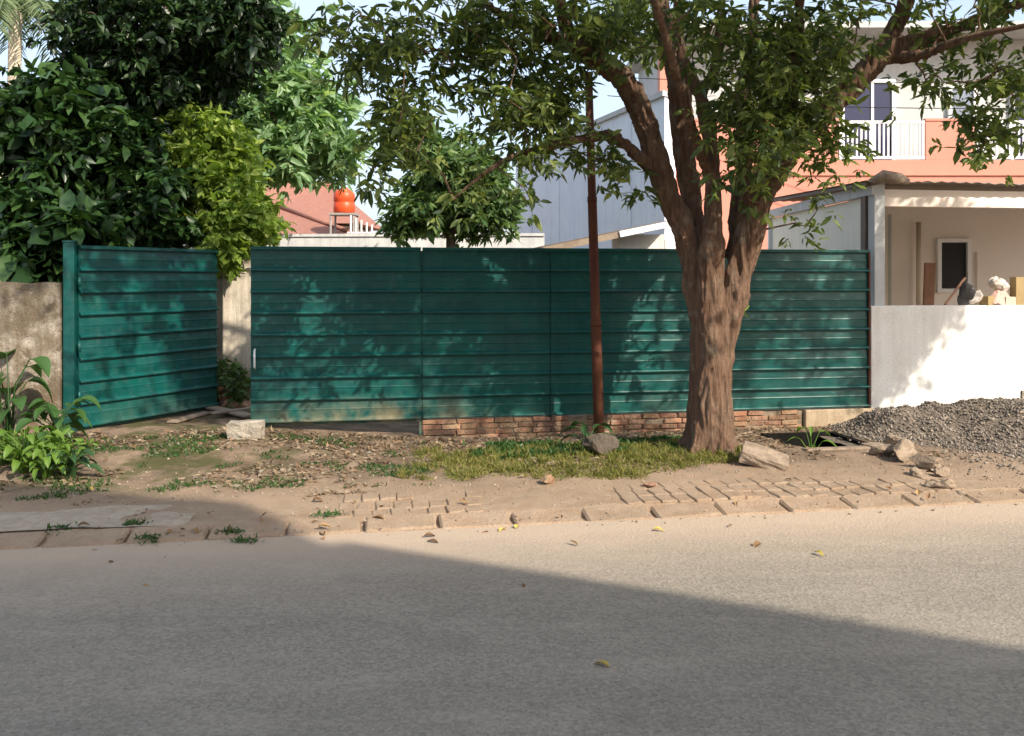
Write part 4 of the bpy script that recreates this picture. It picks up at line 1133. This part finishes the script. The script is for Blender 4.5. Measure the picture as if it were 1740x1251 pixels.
# fascia beam along the side
w_ = MB(); w_.box((XS - .03, 12.55, 2.79), (.05, 4.25, .13)); obj('side_fascia', w_, M['fascia'], hs)
w_ = MB(); w_.box((7.45, 10.62 + .45, 2.70), (6.1, .10, .20), ANG * .9); obj('front_beam', w_, M['rosewall'], hs)
# corrugated roof sheets, one by one
def corr(x0_, x1_, y0_, y1_, z0_, z1_, th=.012, waves=5):
    n = waves * 4; vv = []
    for j, (yy, zz) in enumerate(((y0_, z0_), (y1_, z1_))):
        for i in range(n + 1):
            x = x0_ + (x1_ - x0_) * i / n
            yo = (x - 4.2) * math.tan(ANG) * (1 if j == 0 else 0)
            h = .008 * math.cos(2 * math.pi * i / 4)
            vv += [(x, yy + yo, zz + h), (x, yy + yo, zz + h + th)]
    m_ = 2 * (n + 1); ff = []
    for i in range(n):
        a = 2 * i
        ff += [(a, a + 2, a + 3, a + 1), (a + 1, a + 3, m_ + a + 3, m_ + a + 1), (a, m_ + a, m_ + a + 2, a + 2)]
    mb = MB(); mb.add(vv, ff); return mb
xx = XS - .14
rr_root = None
k = 0
while xx < 10.3:
    sht = corr(xx, xx + .80, 10.33, 14.8, 2.865 + .006 * (k % 2), 3.02 + .006 * (k % 2)); obj('roof_sheet', sht, M['rustroof'], hs, smooth=True); xx += .78; k += 1
ed = MB(); ed.box((XS - .10, 12.6, 2.925), (.06, 4.4, .045), m=Matrix.Rotation(math.atan(.035), 3, 'X')); obj('roof_edge', ed, M['roofdark'], hs)
# broken gutter lump on the post head
rk = random.Random(4)
gm_ = MB(); gm_.tube([(4.22, 10.40, 2.86), (4.36, 10.36, 2.93), (4.56, 10.37, 2.90), (4.66, 10.40, 2.87)], [.05, .085, .07, .04], 10, wob=.35); obj('gutter_end', gm_, M['concrete'], hs, smooth=True)
# window, pipe, timber
YB = 14.12
def BX(px): return (px - 870) / F * YB
def BZ(py): return CAMH + (HOR - py) / F * YB
wo = MB(); wo.box(((BX(1598) + BX(1640)) / 2, YB - .005, (BZ(413) + BZ(490)) / 2), (BX(1640) - BX(1598), .02, BZ(413) - BZ(490))); wo = obj('window', wo, M['dark'], hs)
xa, xb, za, zb = BX(1597), BX(1641), BZ(491), BZ(412)
f_ = MB(); f_.box((xa - .03, YB - .03, (za + zb) / 2), (.06, .07, zb - za + .12)).box((xb + .03, YB - .03, (za + zb) / 2), (.06, .07, zb - za + .12)).box(((xa + xb) / 2, YB - .03, zb + .03), (xb - xa, .065, .06)).box(((xa + xb) / 2, YB - .03, za - .03), (xb - xa, .065, .06)); obj('frame', f_, M['whitetrim'], wo)
f_ = MB(); f_.box((xb + .16, YB - .02, 1.5), (.02, .02, 1.3)); obj('conduit', f_, M['pipe'], hs)
pp_ = MB(); pp_.tube([(BX(1556), YB - .10, 1.2), (BX(1556), YB - .10, 2.62)], .038, 12); obj('downpipe', pp_, M['pipe'], hs, smooth=True)
pp_ = MB(); pp_.box((BX(1512), YB - .01, 1.4), (.03, .03, 2.7)); obj('wall_seam', pp_, M['post'], hs)
# timber leaning by the pipe
tp_ = MB(); tp_.box((BX(1553), YB - .45, .92), (.15, .06, 2.1), m=Matrix.Rotation(.04, 3, 'Y')); tag(obj('timber_plank', tp_, M['brownpost']), 'brown timber plank upright below the downpipe in the carport', 'plank')
fl = MB(); fl.prism([(4.4, 10.6), (10.4, 11.6), (10.4, 14.15), (4.4, 14.15)], -.05, .12); obj('carport_floor', fl, M['greyconcrete'], hs)

# white front wall
fw = thing('front_wall', 'plain white plastered front wall beside the green fence, partly in tree shade', 'wall', S(7.9, VF + .06, -.06))
uW0, uW1 = toUV(f1)[0] + .015, 12.5
WT = 1.41
w_ = MB(); w_.box(S((uW0 + uW1) / 2, VF + .06, (WT - .08) / 2), (uW1 - uW0, .15, WT + .08), ANG); obj('wall', w_, M['white'], fw, bevel=.008)
uV = toUV(P(1735, 690, 10.9))[0]
lat = MB(); lat.box(S(uV, VF - .018, .265), (.30, .008, .22), ANG); vb = obj('vent_block', lat, M['dark'], fw)
for k in range(4):
    s_ = MB(); s_.box(S(uV, VF - .026, .175 + k * .06), (.30, .02, .022), ANG); obj('slat', s_, M['greyconcrete'], vb)
for k in range(3):
    s_ = MB(); s_.box(S(uV - .14 + k * .14, VF - .0275, .265), (.02, .018, .22), ANG); obj('bar', s_, M['greyconcrete'], vb)

# ------------------------------------------------------------------ rocks and lumps
def lump(seed, r, sub=3, jag=.55, flat=None):
    rr = random.Random(seed); bm = bmesh.new(); bmesh.ops.create_icosphere(bm, subdivisions=sub, radius=1)
    off = Vector((rr.uniform(0, 50), rr.uniform(0, 50), rr.uniform(0, 50)))
    planes = [(Vector((rr.gauss(0, 1), rr.gauss(0, 1), rr.gauss(0, 1))).normalized(), rr.uniform(.5, .85)) for _ in range(7)]
    vs_ = []
    for v in bm.verts:
        p = v.co * (1 + jag * mnoise.noise(v.co * 1.3 + off) + .5 * jag * mnoise.noise(v.co * 3.1 + off) + .22 * jag * mnoise.noise(v.co * 7.3 + off))
        for n, d in planes:
            e = p.dot(n) - d
            if e > 0: p = p - n * e * .9
        vs_.append(Vector((p.x * r[0], p.y * r[1], p.z * r[2])))
    fs = [tuple(v.index for v in f.verts) for f in bm.faces]; bm.free()
    return vs_, fs
def rock(name, label, cat, p, r, mat, seed, rz=0, tilt=0, group=None, sink=.25):
    vs_, fs = lump(seed, r); R = Matrix.Rotation(rz, 3, 'Z') @ Matrix.Rotation(tilt, 3, 'X')
    mb = MB(); mb.add([R @ v + Vector(p) + Vector((0, 0, r[2] * (1 - sink))) for v in vs_], fs)
    return tag(obj(name, mb, M[mat]), label, cat, group)

# gravel heap against the white wall
def heap(u, v):
    a = 1.0 * math.exp(-((u - 7.2) / 1.2) ** 2 - ((v - 8.75) / 1.0) ** 2) + .55 * math.exp(-((u - 5.9) / .55) ** 2 - ((v - 9.0) / .5) ** 2) + .4 * math.exp(-((u - 8.3) / 1.0) ** 2 - ((v - 8.6) / .9) ** 2)
    n = mnoise.noise(Vector((u * 1.7, v * 1.7, 2))) * .09 + mnoise.noise(Vector((u * 4.5, v * 4.5, 4))) * .05 + mnoise.noise(Vector((u * 14, v * 14, 6))) * .022
    return a * .335 + n * 1.1 * min(1, a * 2.2) - .035
hp = MB(); n_u, n_v = 110, 60
us_ = np.linspace(4.9, 9.6, n_u); vs2 = np.linspace(6.75, 9.46, n_v)
hp.add([S(u, v, vz(u, v) + heap(u, v)) for v in vs2 for u in us_], [(j * n_u + i, j * n_u + i + 1, (j + 1) * n_u + i + 1, (j + 1) * n_u + i) for j in range(n_v - 1) for i in range(n_u - 1)])
heap_t = thing('gravel_heap', 'heap of grey-brown gravel dumped against the white wall', 'gravel', S(7.0, 8.6, 0))
obj('mound', hp, M['gravel'], heap_t, smooth=True)
M['stone'] = leafmat('gravel_stone', [(.065, .057, .048), (.14, .12, .10), (.23, .195, .16), (.37, .305, .245)], 0.0, .9, .2)
def stones(name, parent, spots, r0, r1, mat, seed, fixed=None):
    rg_ = np.random.default_rng(seed); n = len(spots)
    base = np.array([[1, 0, 0], [-1, 0, 0], [0, 1, 0], [0, -1, 0], [0, 0, 1], [0, 0, -1]], float)
    tri = np.array([[0, 2, 4], [2, 1, 4], [1, 3, 4], [3, 0, 4], [2, 0, 5], [1, 2, 5], [3, 1, 5], [0, 3, 5]])
    v = np.tile(base, (n, 1, 1)) * rg_.uniform(.6, 1.3, (n, 6, 1)) + rg_.normal(size=(n, 6, 3)) * .22
    v *= rg_.uniform(r0, r1, (n, 1, 1)) * np.array([1, 1, .75])
    v += np.array(spots)[:, None, :] - np.array(WO[parent.name] if parent else (0, 0, 0))
    f = (np.arange(n)[:, None, None] * 6 + tri).reshape(-1)
    me = bpy.data.meshes.new(name); me.vertices.add(n * 6); me.vertices.foreach_set('co', v.reshape(-1))
    me.loops.add(n * 24); me.loops.foreach_set('vertex_index', f.astype(np.int32)); me.polygons.add(n * 8); me.polygons.foreach_set('loop_start', np.arange(0, n * 24, 3, dtype=np.int32)); me.update(calc_edges=True)
    o = link(name, me, mat, parent, WO[parent.name] if parent else None); o['kind'] = 'stuff'; return o
rg_ = np.random.default_rng(51); sp = []
while len(sp) < 14000:
    u, v = rg_.uniform(4.9, 9.4), rg_.uniform(6.7, 9.42)
    h = heap(u, v)
    if h > .0 or rg_.uniform() < .12 * (1 if u > 5.6 else .2): sp.append(tuple(S(u, v, vz(u, v) + max(h, 0) + .004)))
stones('gravel_stone', heap_t, sp, .007, .021, M['stone'], 52)
# loose grit on the verge and road edge
sp = []
while len(sp) < 1500:
    u, v = rg_.uniform(-5, 6.5), 6.0 + abs(rg_.normal()) * 1.3
    if v > 9.3 or (PIT[0] < u < PIT[1] and PIT[2] < v < PIT[3]): continue
    if v > 7.1 or rg_.uniform() < .4: sp.append(tuple(S(u, v, (vz(u, v) if v > 6.37 else (.03 if v > 6.1 else .0)) + .003)))
M['grit'] = leafmat('earthy_grit', [(.16, .115, .08), (.30, .22, .15), (.42, .33, .24), (.25, .2, .15)], 0.0, .9, .2)
gr = stones('loose_grit', None, sp, .005, .014, M['grit'], 53); tag(gr, 'loose grit and pebbles scattered over the bare earth verge', 'grit')

for i, (px, py, rx, rz_, lab) in enumerate(((1497, 764, .12, .07, 'rough pinkish concrete lump at the tip of the gravel heap'), (1535, 772, .17, .10, 'largest pinkish concrete lump at the foot of the gravel heap'), (1578, 786, .13, .08, 'broken concrete lump between the largest lump and the gravel'), (1600, 798, .09, .06, 'small concrete lump at the lower edge of the gravel heap'), (1556, 796, .08, .05, 'small flat concrete fragment below the largest lump'), (1520, 748, .10, .07, 'brown concrete lump pressed into the left slope of gravel'))):
    Yd = (CAMH - .05) * F / (py + 8 - HOR); p = P(px, py, Yd); p.z = gz(p) + max(0, heap(*toUV(p)))
    rock('concrete_lump', lab, 'rubble', p, (rx, rx * .7, rz_), 'concrete', 60 + i, rz=i * 1.1, sink=.35)
for i, (px, py, rx, lab) in enumerate(((1605, 828, .13, 'flat broken stone lying on the pavement before the gravel heap'), (1632, 834, .07, 'small stone chip next to the flat broken stone'), (480, 806, .05, 'small pale stone on the bare earth before the gate'), (1105, 826, .07, 'reddish stone at the front edge of the grass patch'), (930, 822, .09, 'reddish brick fragment in the bare corner of the grass'))):
    Yd = (CAMH - .04) * F / (py + 3 - HOR); p = P(px, py, Yd); p.z = gz(p)
    rock('stone', lab, 'stone', p, (rx, rx * .6, rx * .38), 'brick' if 'red' in lab else 'concrete', 80 + i, rz=i, sink=.2)

# concrete block by the gate
def blockat(name, label, px, py, size, mat, rz, tilt=(0, 0), seed=0, zoff=0, bev=.012):
    Yd = (CAMH - .10) * F / (py - HOR); p = P(px, py, Yd); p.z = gz(p) + zoff
    bm = bmesh.new(); bmesh.ops.create_cube(bm, size=1); rr = random.Random(seed)
    bmesh.ops.subdivide_edges(bm, edges=bm.edges[:], cuts=3, use_grid_fill=True)
    vs_ = []
    R = Matrix.Rotation(rz, 3, 'Z') @ Matrix.Rotation(tilt[0], 3, 'X') @ Matrix.Rotation(tilt[1], 3, 'Y')
    for v in bm.verts:
        c = Vector((v.co.x * size[0], v.co.y * size[1], v.co.z * size[2]))
        c += Vector((1, 1, 1)) * 0 + v.co.normalized() * (.05 * mnoise.noise(v.co * 3 + Vector((seed, 0, 0)))) * min(size) * 3
        corner = sum(abs(k) > .49 for k in v.co)
        if corner >= 2: c *= .97
        vs_.append(R @ (c + Vector((0, 0, size[2] / 2 - .015))) + p)
    fs = [tuple(v.index for v in f.verts) for f in bm.faces]; bm.free()
    mb = MB(); mb.add(vs_, fs)
    return obj(name, mb, M[mat], bevel=0)
tag(blockat('concrete_block', '', 418, 756, (.34, .24, .165), 'greyconcrete', .12, seed=3), 'pale concrete block on the ground before the gate opening', 'block')
tag(blockat('concrete_slab', '', 1297, 782, (.42, .30, .11), 'concrete', -.35, (.16, .28), seed=9, zoff=.02), 'tilted concrete slab between the tree trunk and the open drain', 'slab')
lp_ = MB(); lp_.box(S(um - .03, v0 - .10, .035), (.80, .10, .07), ANG + .02)
tag(obj('drain_lip', lp_, M['concrete'], bevel=.012), 'pale concrete lip along the front of the open drain', 'kerb')
tag(blockat('drain_cover', '', 1492, 752, (.26, .22, .05), 'concrete', .4, (.05, .05), seed=12), 'broken flat cover piece lying right of the open drain', 'slab')
# boards inside the opening
for i, (pa, pb_, w_2, lab) in enumerate((((292, 724), (352, 706), .12, 'grey weathered board lying under the swung gate leaf'), ((352, 700), (425, 718), .14, 'wide rotten board lying across the gate opening'), ((360, 716), (430, 706), .09, 'narrow rotten board crossing the wide board in the gate opening'))):
    Yd = (CAMH - .15) * F / (pa[1] - HOR); A = P(pa[0], pa[1], Yd); Yd = (CAMH - .15) * F / (pb_[1] - HOR); B = P(pb_[0], pb_[1], Yd)
    A.z, B.z = gz(A) + .02 + .022 * i, gz(B) + .02 + .022 * i
    d_ = B - A; mb = MB(); R = d_.to_track_quat('X', 'Z').to_matrix(); mb.box((A + B) / 2, (d_.length, w_2, .022), m=R)
    tag(obj('weathered_board', mb, M['wood'], bevel=.003), lab, 'board')
# rubble heap and weeds inside the opening
for i in range(7):
    p = Vector((-3.42 + random.uniform(-.28, .32), 10.62 + random.uniform(-.12, .1), .15 + .10 * (i % 3)))
    rock('brick_rubble', 'broken red-brown brick rubble piled at the foot of the concrete pillar', 'rubble', p, (.12, .09, .08), 'brick', 100 + i, rz=i * .9, group='rubble at the pillar foot', sink=.3)

# things on top of the white wall / in the carport
def onwall(px): 
    Yw = 10.9; return P(px, 520, Yw)
def wallpt(px, dz=0, back=.06):
    # point on the wall top below photograph column px
    k = (px - 870) / F
    # S(u,VF+back): solve x/y=k
    vv_ = VF + back; u_ = (k * V.y - V.x) * vv_ / (U.x - k * U.y)
    return S(u_, vv_, WT + dz)
def sack(name, label, cat, p, r, mat, seed, sink=.06, rz=0.3):
    return rock(name, label, cat, p, r, mat, seed, rz, 0, None, sink)
sack('plastic_bag', 'crumpled black plastic bag on top of the white wall', 'bag', wallpt(1640), (.11, .07, .15), 'blackbag', 200)
sack('white_sack', 'white cement sack slumped on the white wall beside the black bag', 'sack', wallpt(1657), (.09, .07, .09), 'sackw', 201)
sack('pink_sack', 'pinkish sack lying on the white wall behind the carton', 'sack', wallpt(1700), (.16, .07, .10), 'sackp', 202)
sack('white_sack', 'bulging white sack heaped on top of the pinkish sack', 'sack', wallpt(1700, .15), (.14, .07, .11), 'sackw', 203)
c_ = MB(); c_.box(wallpt(1676) + Vector((0, -.01, .055)), (.13, .12, .11), .5); tag(obj('carton', c_, M['card'], bevel=.004), 'small brown carton on the white wall between sacks', 'carton')
c_ = MB(); c_.box(wallpt(1728) + Vector((0, 0, .17)), (.12, .10, .34), .25); tag(obj('tall_carton', c_, M['card'], bevel=.004), 'tall tan carton standing on the white wall', 'carton')
c_ = MB(); c_.box(wallpt(1722) + Vector((-.04, -.045, .05)), (.20, .03, .10), .2); tag(obj('wood_offcut', c_, M['pipe'], bevel=.003), 'pale wood offcut leaning on the tall tan carton', 'wood')
a__, b__ = wallpt(1606, .012, .02), wallpt(1640, .33, .10)
c_ = MB(); c_.tube([a__, b__], .016, 8); tag(obj('dark_stick', c_, M['brownpost']), 'dark stick leaning against the black bag on the white wall', 'stick')

# ------------------------------------------------------------------ low plants
def blades(name, spots, hmin, hmax, mat, seed, label, w=.006, lean=.6):
    rg_ = np.random.default_rng(seed); n = len(spots); b = np.array(spots)
    d = rg_.normal(size=(n, 3)) * lean; d[:, 2] = 1
    me = leafmesh(name, b, d, rg_.uniform(hmin, hmax, n), np.full(n, w) * rg_.uniform(.7, 1.4, n), .2, rng=rg_)
    o = link(name, me, mat); o['kind'] = 'stuff'
    if label: tag(o, label, 'grass')
    return o
rg_ = np.random.default_rng(61); sp = []
while len(sp) < 15000:
    u, v = rg_.uniform(-.4, 4.1), rg_.uniform(6.85, 9.0)
    e = mnoise.noise(Vector((u * 1.3, v * 1.6, 11))) * .9 + mnoise.noise(Vector((u * 4.2, v * 4.2, 3))) * .55 + mnoise.noise(Vector((u * 11, v * 11, 5))) * .3
    front = 7.16 + .16 * math.sin(u * 2.2 + .6)
    m = min((v - front) / .35, (8.8 - v) / .5, (u - .1) / .9, (3.85 - u) / .45)
    if math.hypot(u - 1.2, v - 7.05) < .33 + .1 * e: continue
    if m + e > .42 and rg_.uniform() < min(1, .3 + m * .8 + e * .5): sp.append(tuple(S(u, v, vz(u, v) - .004)))
cut_ = [p for p in sp if mnoise.noise(Vector((p[0] * 7, p[1] * 7, 2))) > .12]
blades('grass', sp, .02, .06, M['grass'], 62, 'patch of short dry yellow-green grass around the tree trunk', .008, .9)
blades('grass_tufts', cut_, .05, .11, M['grass'], 66, 'taller dry tufts standing out of the short grass', .008, .7)
sp = []
while len(sp) < 6000:
    u, v = rg_.uniform(1.0, 3.6), rg_.uniform(8.0, 8.9)
    if mnoise.noise(Vector((u * 2.4, v * 3, 21))) > -.05: sp.append(tuple(S(u, v, vz(u, v))))
blades('trunk_shadow_grass', sp, .03, .08, M['shadegrass'], 63, 'deep green grass coloured as the trunk shadow, between pole and tree trunk', .022, 1.0)  # darker blades stand in for the trunk's shadow on the grass
sp = []
while len(sp) < 5200:
    u, v = rg_.uniform(-4.2, .7), rg_.uniform(7.25, 9.2)
    if mnoise.noise(Vector((u * 1.5, v * 2.6, 31))) + .4 * mnoise.noise(Vector((u * 6, v * 6, 2))) > .18: sp.append(tuple(S(u, v, vz(u, v))))
blades('sparse_weeds', sp, .015, .05, M['shadegrass'], 64, 'sparse low weeds on the damp earth before the gate', .012, 1.1)
sp = []
for (px, py) in ((250, 915), (390, 905), (415, 915), (230, 895), (560, 880), (100, 905)):
    Yd = (CAMH - .03) * F / (py - HOR); p = P(px, py, Yd)
    for k in range(70):
        qd = p + Vector((rg_.normal() * .05, rg_.normal() * .03, 0)); u, v = toUV(qd)
        sp.append((qd.x, qd.y, (vz(u, v) if v > 6.37 else (.02 if v > 6.1 else 0)) + .008))
blades('kerb_weeds', sp, .02, .055, M['shadegrass'], 65, 'small tufts of weed in the cracks of the cement apron', .012, 1.2)

sp = []
while len(sp) < 5200:
    u, v = rg_.uniform(-4.2, 5.6), rg_.uniform(7.0, 9.45)
    if PIT[0] - .1 < u < PIT[1] + .1 and PIT[2] - .1 < v < PIT[3] + .1: continue
    if mnoise.noise(Vector((u * 1.1, v * 1.5, 71))) + .5 * mnoise.noise(Vector((u * 5, v * 5, 72))) + (v - 8.2) * .35 + (.25 if -1.6 < u < 1.0 else 0) > .15: sp.append(tuple(S(u, v, vz(u, v) + .006)))
M['litter'] = leafmat('leaf_litter', [(.07, .045, .028), (.16, .10, .06), (.26, .18, .11), (.36, .28, .19), (.22, .20, .16)], .1, .85, .15)
ld = np.random.default_rng(67); nL = len(sp); dl = ld.normal(size=(nL, 3)); dl[:, 2] = ld.uniform(-.05, .35, nL)
lm = link('leaf_litter', leafmesh('leaf_litter', np.array(sp), dl, ld.uniform(.03, .085, nL), ld.uniform(.015, .035, nL), 1.0, rng=ld), M['litter']); lm['kind'] = 'stuff'
tag(lm, 'dry leaf litter strewn over the earth at the foot of the fence', 'litter')

def bigleaf(L, W, curl=.25, lobes=0):
    """one broad leaf as a bent surface along +x"""
    mb = MB(); n = 7; vv = []
    for i in range(n + 1):
        t = i / n; w = W * .5 * math.sin(math.pi * min(1, t ** .75 * 1.0)) ** .8 if 0 < t < 1 else .002
        if lobes: w *= .75 + .35 * abs(math.sin(t * math.pi * lobes))
        x = L * t; z = -curl * L * t * t + .12 * L * math.sin(math.pi * t)
        vv += [(x, -w, z + w * .35), (x, -w * .5, z + w * .08), (x, 0, z - .004), (x, w * .5, z + w * .08), (x, w, z + w * .35)]
    ff = [(i * 5 + k, (i + 1) * 5 + k, (i + 1) * 5 + k + 1, i * 5 + k + 1) for i in range(n) for k in range(4)]
    return vv, ff
def plant(name, label, base, leaves, L, W, mat, h, seed, spread=.9, cat='plant', group=None, lobes=0):
    rr = random.Random(seed); t = thing(name, label, cat, base, group)
    meshes = []
    for s_ in range(3):
        vv, ff = bigleaf(L * (1 - .12 * s_), W * (1 - .1 * s_), .2 + .15 * s_, lobes)
        me = bpy.data.meshes.new('leaf'); me.from_pydata(vv, [], ff); me.update(); me.materials.append(mat)
        me.polygons.foreach_set('use_smooth', [True] * len(me.polygons)); meshes.append(me)
    st_ = MB()
    for k in range(leaves):
        a = k * 2.399 + rr.uniform(-.3, .3); hh = h * (.35 + .65 * (k + 1) / leaves) * rr.uniform(.85, 1.1); rad = spread * h * .35 * rr.uniform(.4, 1.1)
        tip = Vector(base) + Vector((math.cos(a) * rad, math.sin(a) * rad, hh))
        st_.tube([Vector(base) + Vector((math.cos(a) * .02, math.sin(a) * .02, -.02)), Vector(base) + Vector((math.cos(a) * rad * .3, math.sin(a) * rad * .3, hh * .7)), tip], [.009, .007, .004], 5, cap=False)
        lf = child('leaf', meshes[k % 3], t, tip, rot=(rr.uniform(-.3, .3), rr.uniform(-.2, .45), a))
        sc_ = rr.uniform(.7, 1.15); lf.scale = (sc_, sc_, sc_)
    obj('stem', st_, mat, t, smooth=True)
    return t
def gp_(px, py, off=.08):
    Yd = (CAMH - off) * F / (py - HOR); p = P(px, py, Yd); p.z = gz(p); return p
plant('broad_leaf_plant', 'tall broad-leaf plant growing against the foot of the weathered wall', gp_(15, 770), 16, .36, .27, M['lf_weedbig'], .80, 1, .9)
plant('broad_leaf_plant', 'dark leafy plant at the foot of the square gate post', gp_(95, 775), 22, .22, .14, M['lf_weedbig'], .42, 2, 1.3)
plant('bright_weed', 'bright green weed lit by sun in front of the weathered wall', gp_(40, 806), 40, .15, .085, M['lf_weed'], .36, 3, 1.7, lobes=2)
plant('bright_weed', 'lower bright weed with yellowing leaves nearer the gate post', gp_(80, 812), 36, .13, .075, M['lf_weed'], .28, 4, 1.8, lobes=2)
plant('dark_weed', 'small dark green weed at the right end of the weed clump', gp_(122, 812), 18, .15, .07, M['lf_big'], .25, 5, 1.3)
cw = np.random.default_rng(71)
wt = thing('weed_clump', 'tangle of fine green weeds around the broad-leaf plants by the wall', 'weeds', gp_(55, 800))
crown('foliage', wt, ell(26, gp_(50, 800) + Vector((0, .1, .12)), (.42, .25, .14), rng=cw), M['lf_weed'], 35, .10, .07, .026, droop=.1, rng=cw)
plant('drain_plant', 'pale green plant growing out of the open drain', S(um - .18, v0 + .22, -.28), 9, .20, .06, M['lf_weed'], .50, 6, .6)
lw_ = np.random.default_rng(73)
wl2 = thing('lot_weeds', 'weeds growing over the rubble at the foot of the concrete pillar', 'weeds', (-3.35, 10.6, .12))
crown('foliage', wl2, ell(22, (-3.35, 10.62, .48), (.34, .14, .30), rng=lw_), M['lf_mid'], 35, .10, .075, .03, droop=.2, rng=lw_)
# stump pot by the pole with a seedling
pp0 = gp_(1022, 778, .06)
stp = rock('old_coconut', 'mossy round stump lying at the foot of the rusty pole', 'stump', pp0, (.15, .13, .12), 'bark2', 300, sink=.15)
plant('seedling', 'long-leaved dark seedling sprouting behind the mossy stump', gp_(1000, 768, .06), 8, .26, .085, M['lf_big'], .26, 8, 1.4)

# ------------------------------------------------------------------ fallen leaves
lmeshes = []
for s_ in range(4):
    vv, ff = bigleaf(.072, .034, [-.5, .5, .1, -.2][s_]); me = bpy.data.meshes.new('dead_leaf'); me.from_pydata(vv, [], ff); me.update(); me.materials.append(M['deadleaf']); lmeshes.append(me)
vv, ff = bigleaf(.075, .036, .2); ym = bpy.data.meshes.new('yellow_leaf'); ym.from_pydata(vv, [], ff); ym.update(); ym.materials.append(M['yellowleaf'])
rl_ = random.Random(9)
spots = []
for k in range(46):
    u = rl_.uniform(-3.6, 5.2); v = 6.15 + abs(rl_.gauss(0, .45)) * rl_.choice((1, 1, -1.1))
    if v > 8.2: continue
    spots.append((u, v))
for u, v in spots:
    z = (vz(u, v) + .02) if v > 6.37 else (.045 if v > 6.12 else .006)
    o = bpy.data.objects.new('fallen_leaf', rl_.choice(lmeshes)); COL.objects.link(o)
    o.location = S(u, v, z); o.rotation_euler = (rl_.uniform(-.3, .3), rl_.uniform(-.2, .2), rl_.uniform(0, 6.28)); o.scale = [rl_.uniform(.6, 1.25)] * 3
    tag(o, 'dry brown fallen leaf lying along the road edge', 'leaf', 'dry leaves along the road edge')
for (px, py) in ((876, 898), (858, 899), (1035, 1132), (1385, 938), (1110, 900), (150, 845)):
    Yd = CAMH * F / (py - HOR) - .02; p = P(px, py, Yd); u, v = toUV(p); p.z = (vz(u, v) + .02) if v > 6.37 else (.048 if v > 6.12 else .008)
    o = bpy.data.objects.new('yellow_leaf', ym); COL.objects.link(o); o.location = p; o.rotation_euler = (.1, -.1, rl_.uniform(0, 6))
    tag(o, 'yellow fallen leaf lying alone on the grey asphalt' if py > 1000 else 'yellow fallen leaf at the edge of the road', 'leaf', None if py > 1000 else 'yellow leaves at the road edge')

# ------------------------------------------------------------------ wires to the salmon house
for i, (za, zb, lab) in enumerate(((5.75, 5.2, 'upper thin overhead wire crossing in front of the salmon house'), (5.35, 4.6, 'lower thin overhead wire crossing in front of the salmon house'))):
    a, b = Vector((2.0, 18.5, za + .2)), Vector((14.5, 15.5, zb + .3)); pts = [a.lerp(b, t) + Vector((0, 0, -.9 * t * (1 - t))) for t in np.linspace(0, 1, 20)]
    w_ = MB(); w_.tube(pts, .009, 5); tag(obj('overhead_wire', w_, M['dark']), lab, 'wire')

# ------------------------------------------------------------------ the house across the street, behind the camera, whose shade lies on the road
HX, HY = to_sun.x / to_sun.z, to_sun.y / to_sun.z
def over(x, y, h): return Vector((x + HX * h, y + HY * h, 0))
hb = thing('beige_house', 'beige house across the street whose shadow falls on the road', 'house', (8, -7, g0))
HB, HA = 10.8, 8.0
r0_, r1_ = over(-2.1, 6.75, HB), over(-8.5, 8.4, HB)
dirb = (r0_ - r1_).normalized(); nb_ = Vector((dirb.y, -dirb.x, 0))
w_ = MB(); w_.prism([(p.x, p.y) for p in (r1_, r1_ + nb_ * 6, r0_ + nb_ * 6, r0_)][::-1], g0, HB); M['facade'] = stained('beige_facade', (.46, .38, .30), (.34, .28, .22), .5)
obj('wall', w_, M['facade'], hb)
q0, q1 = over(-1.13, 5.85, HA), over(6.5, 2.24, HA)
dirq = (q1 - q0).normalized(); nq = Vector((dirq.y, -dirq.x, 0))
w_ = MB(); w_.prism([(p.x, p.y) for p in (q0, q0 + nq * 5, q1 + nq * 5, q1)][::-1], g0, HA); obj('wing', w_, M['facade'], hb)
for k in range(3):
    for z in (1.4, 4.6):
        p = q0.lerp(q1, (k + .5) / 3) - nq * .02; w_ = MB(); w_.box((p.x, p.y, z), (1.2, .06, 1.3), math.atan2(dirq.y, dirq.x)); obj('window', w_, M['glass'], hb)
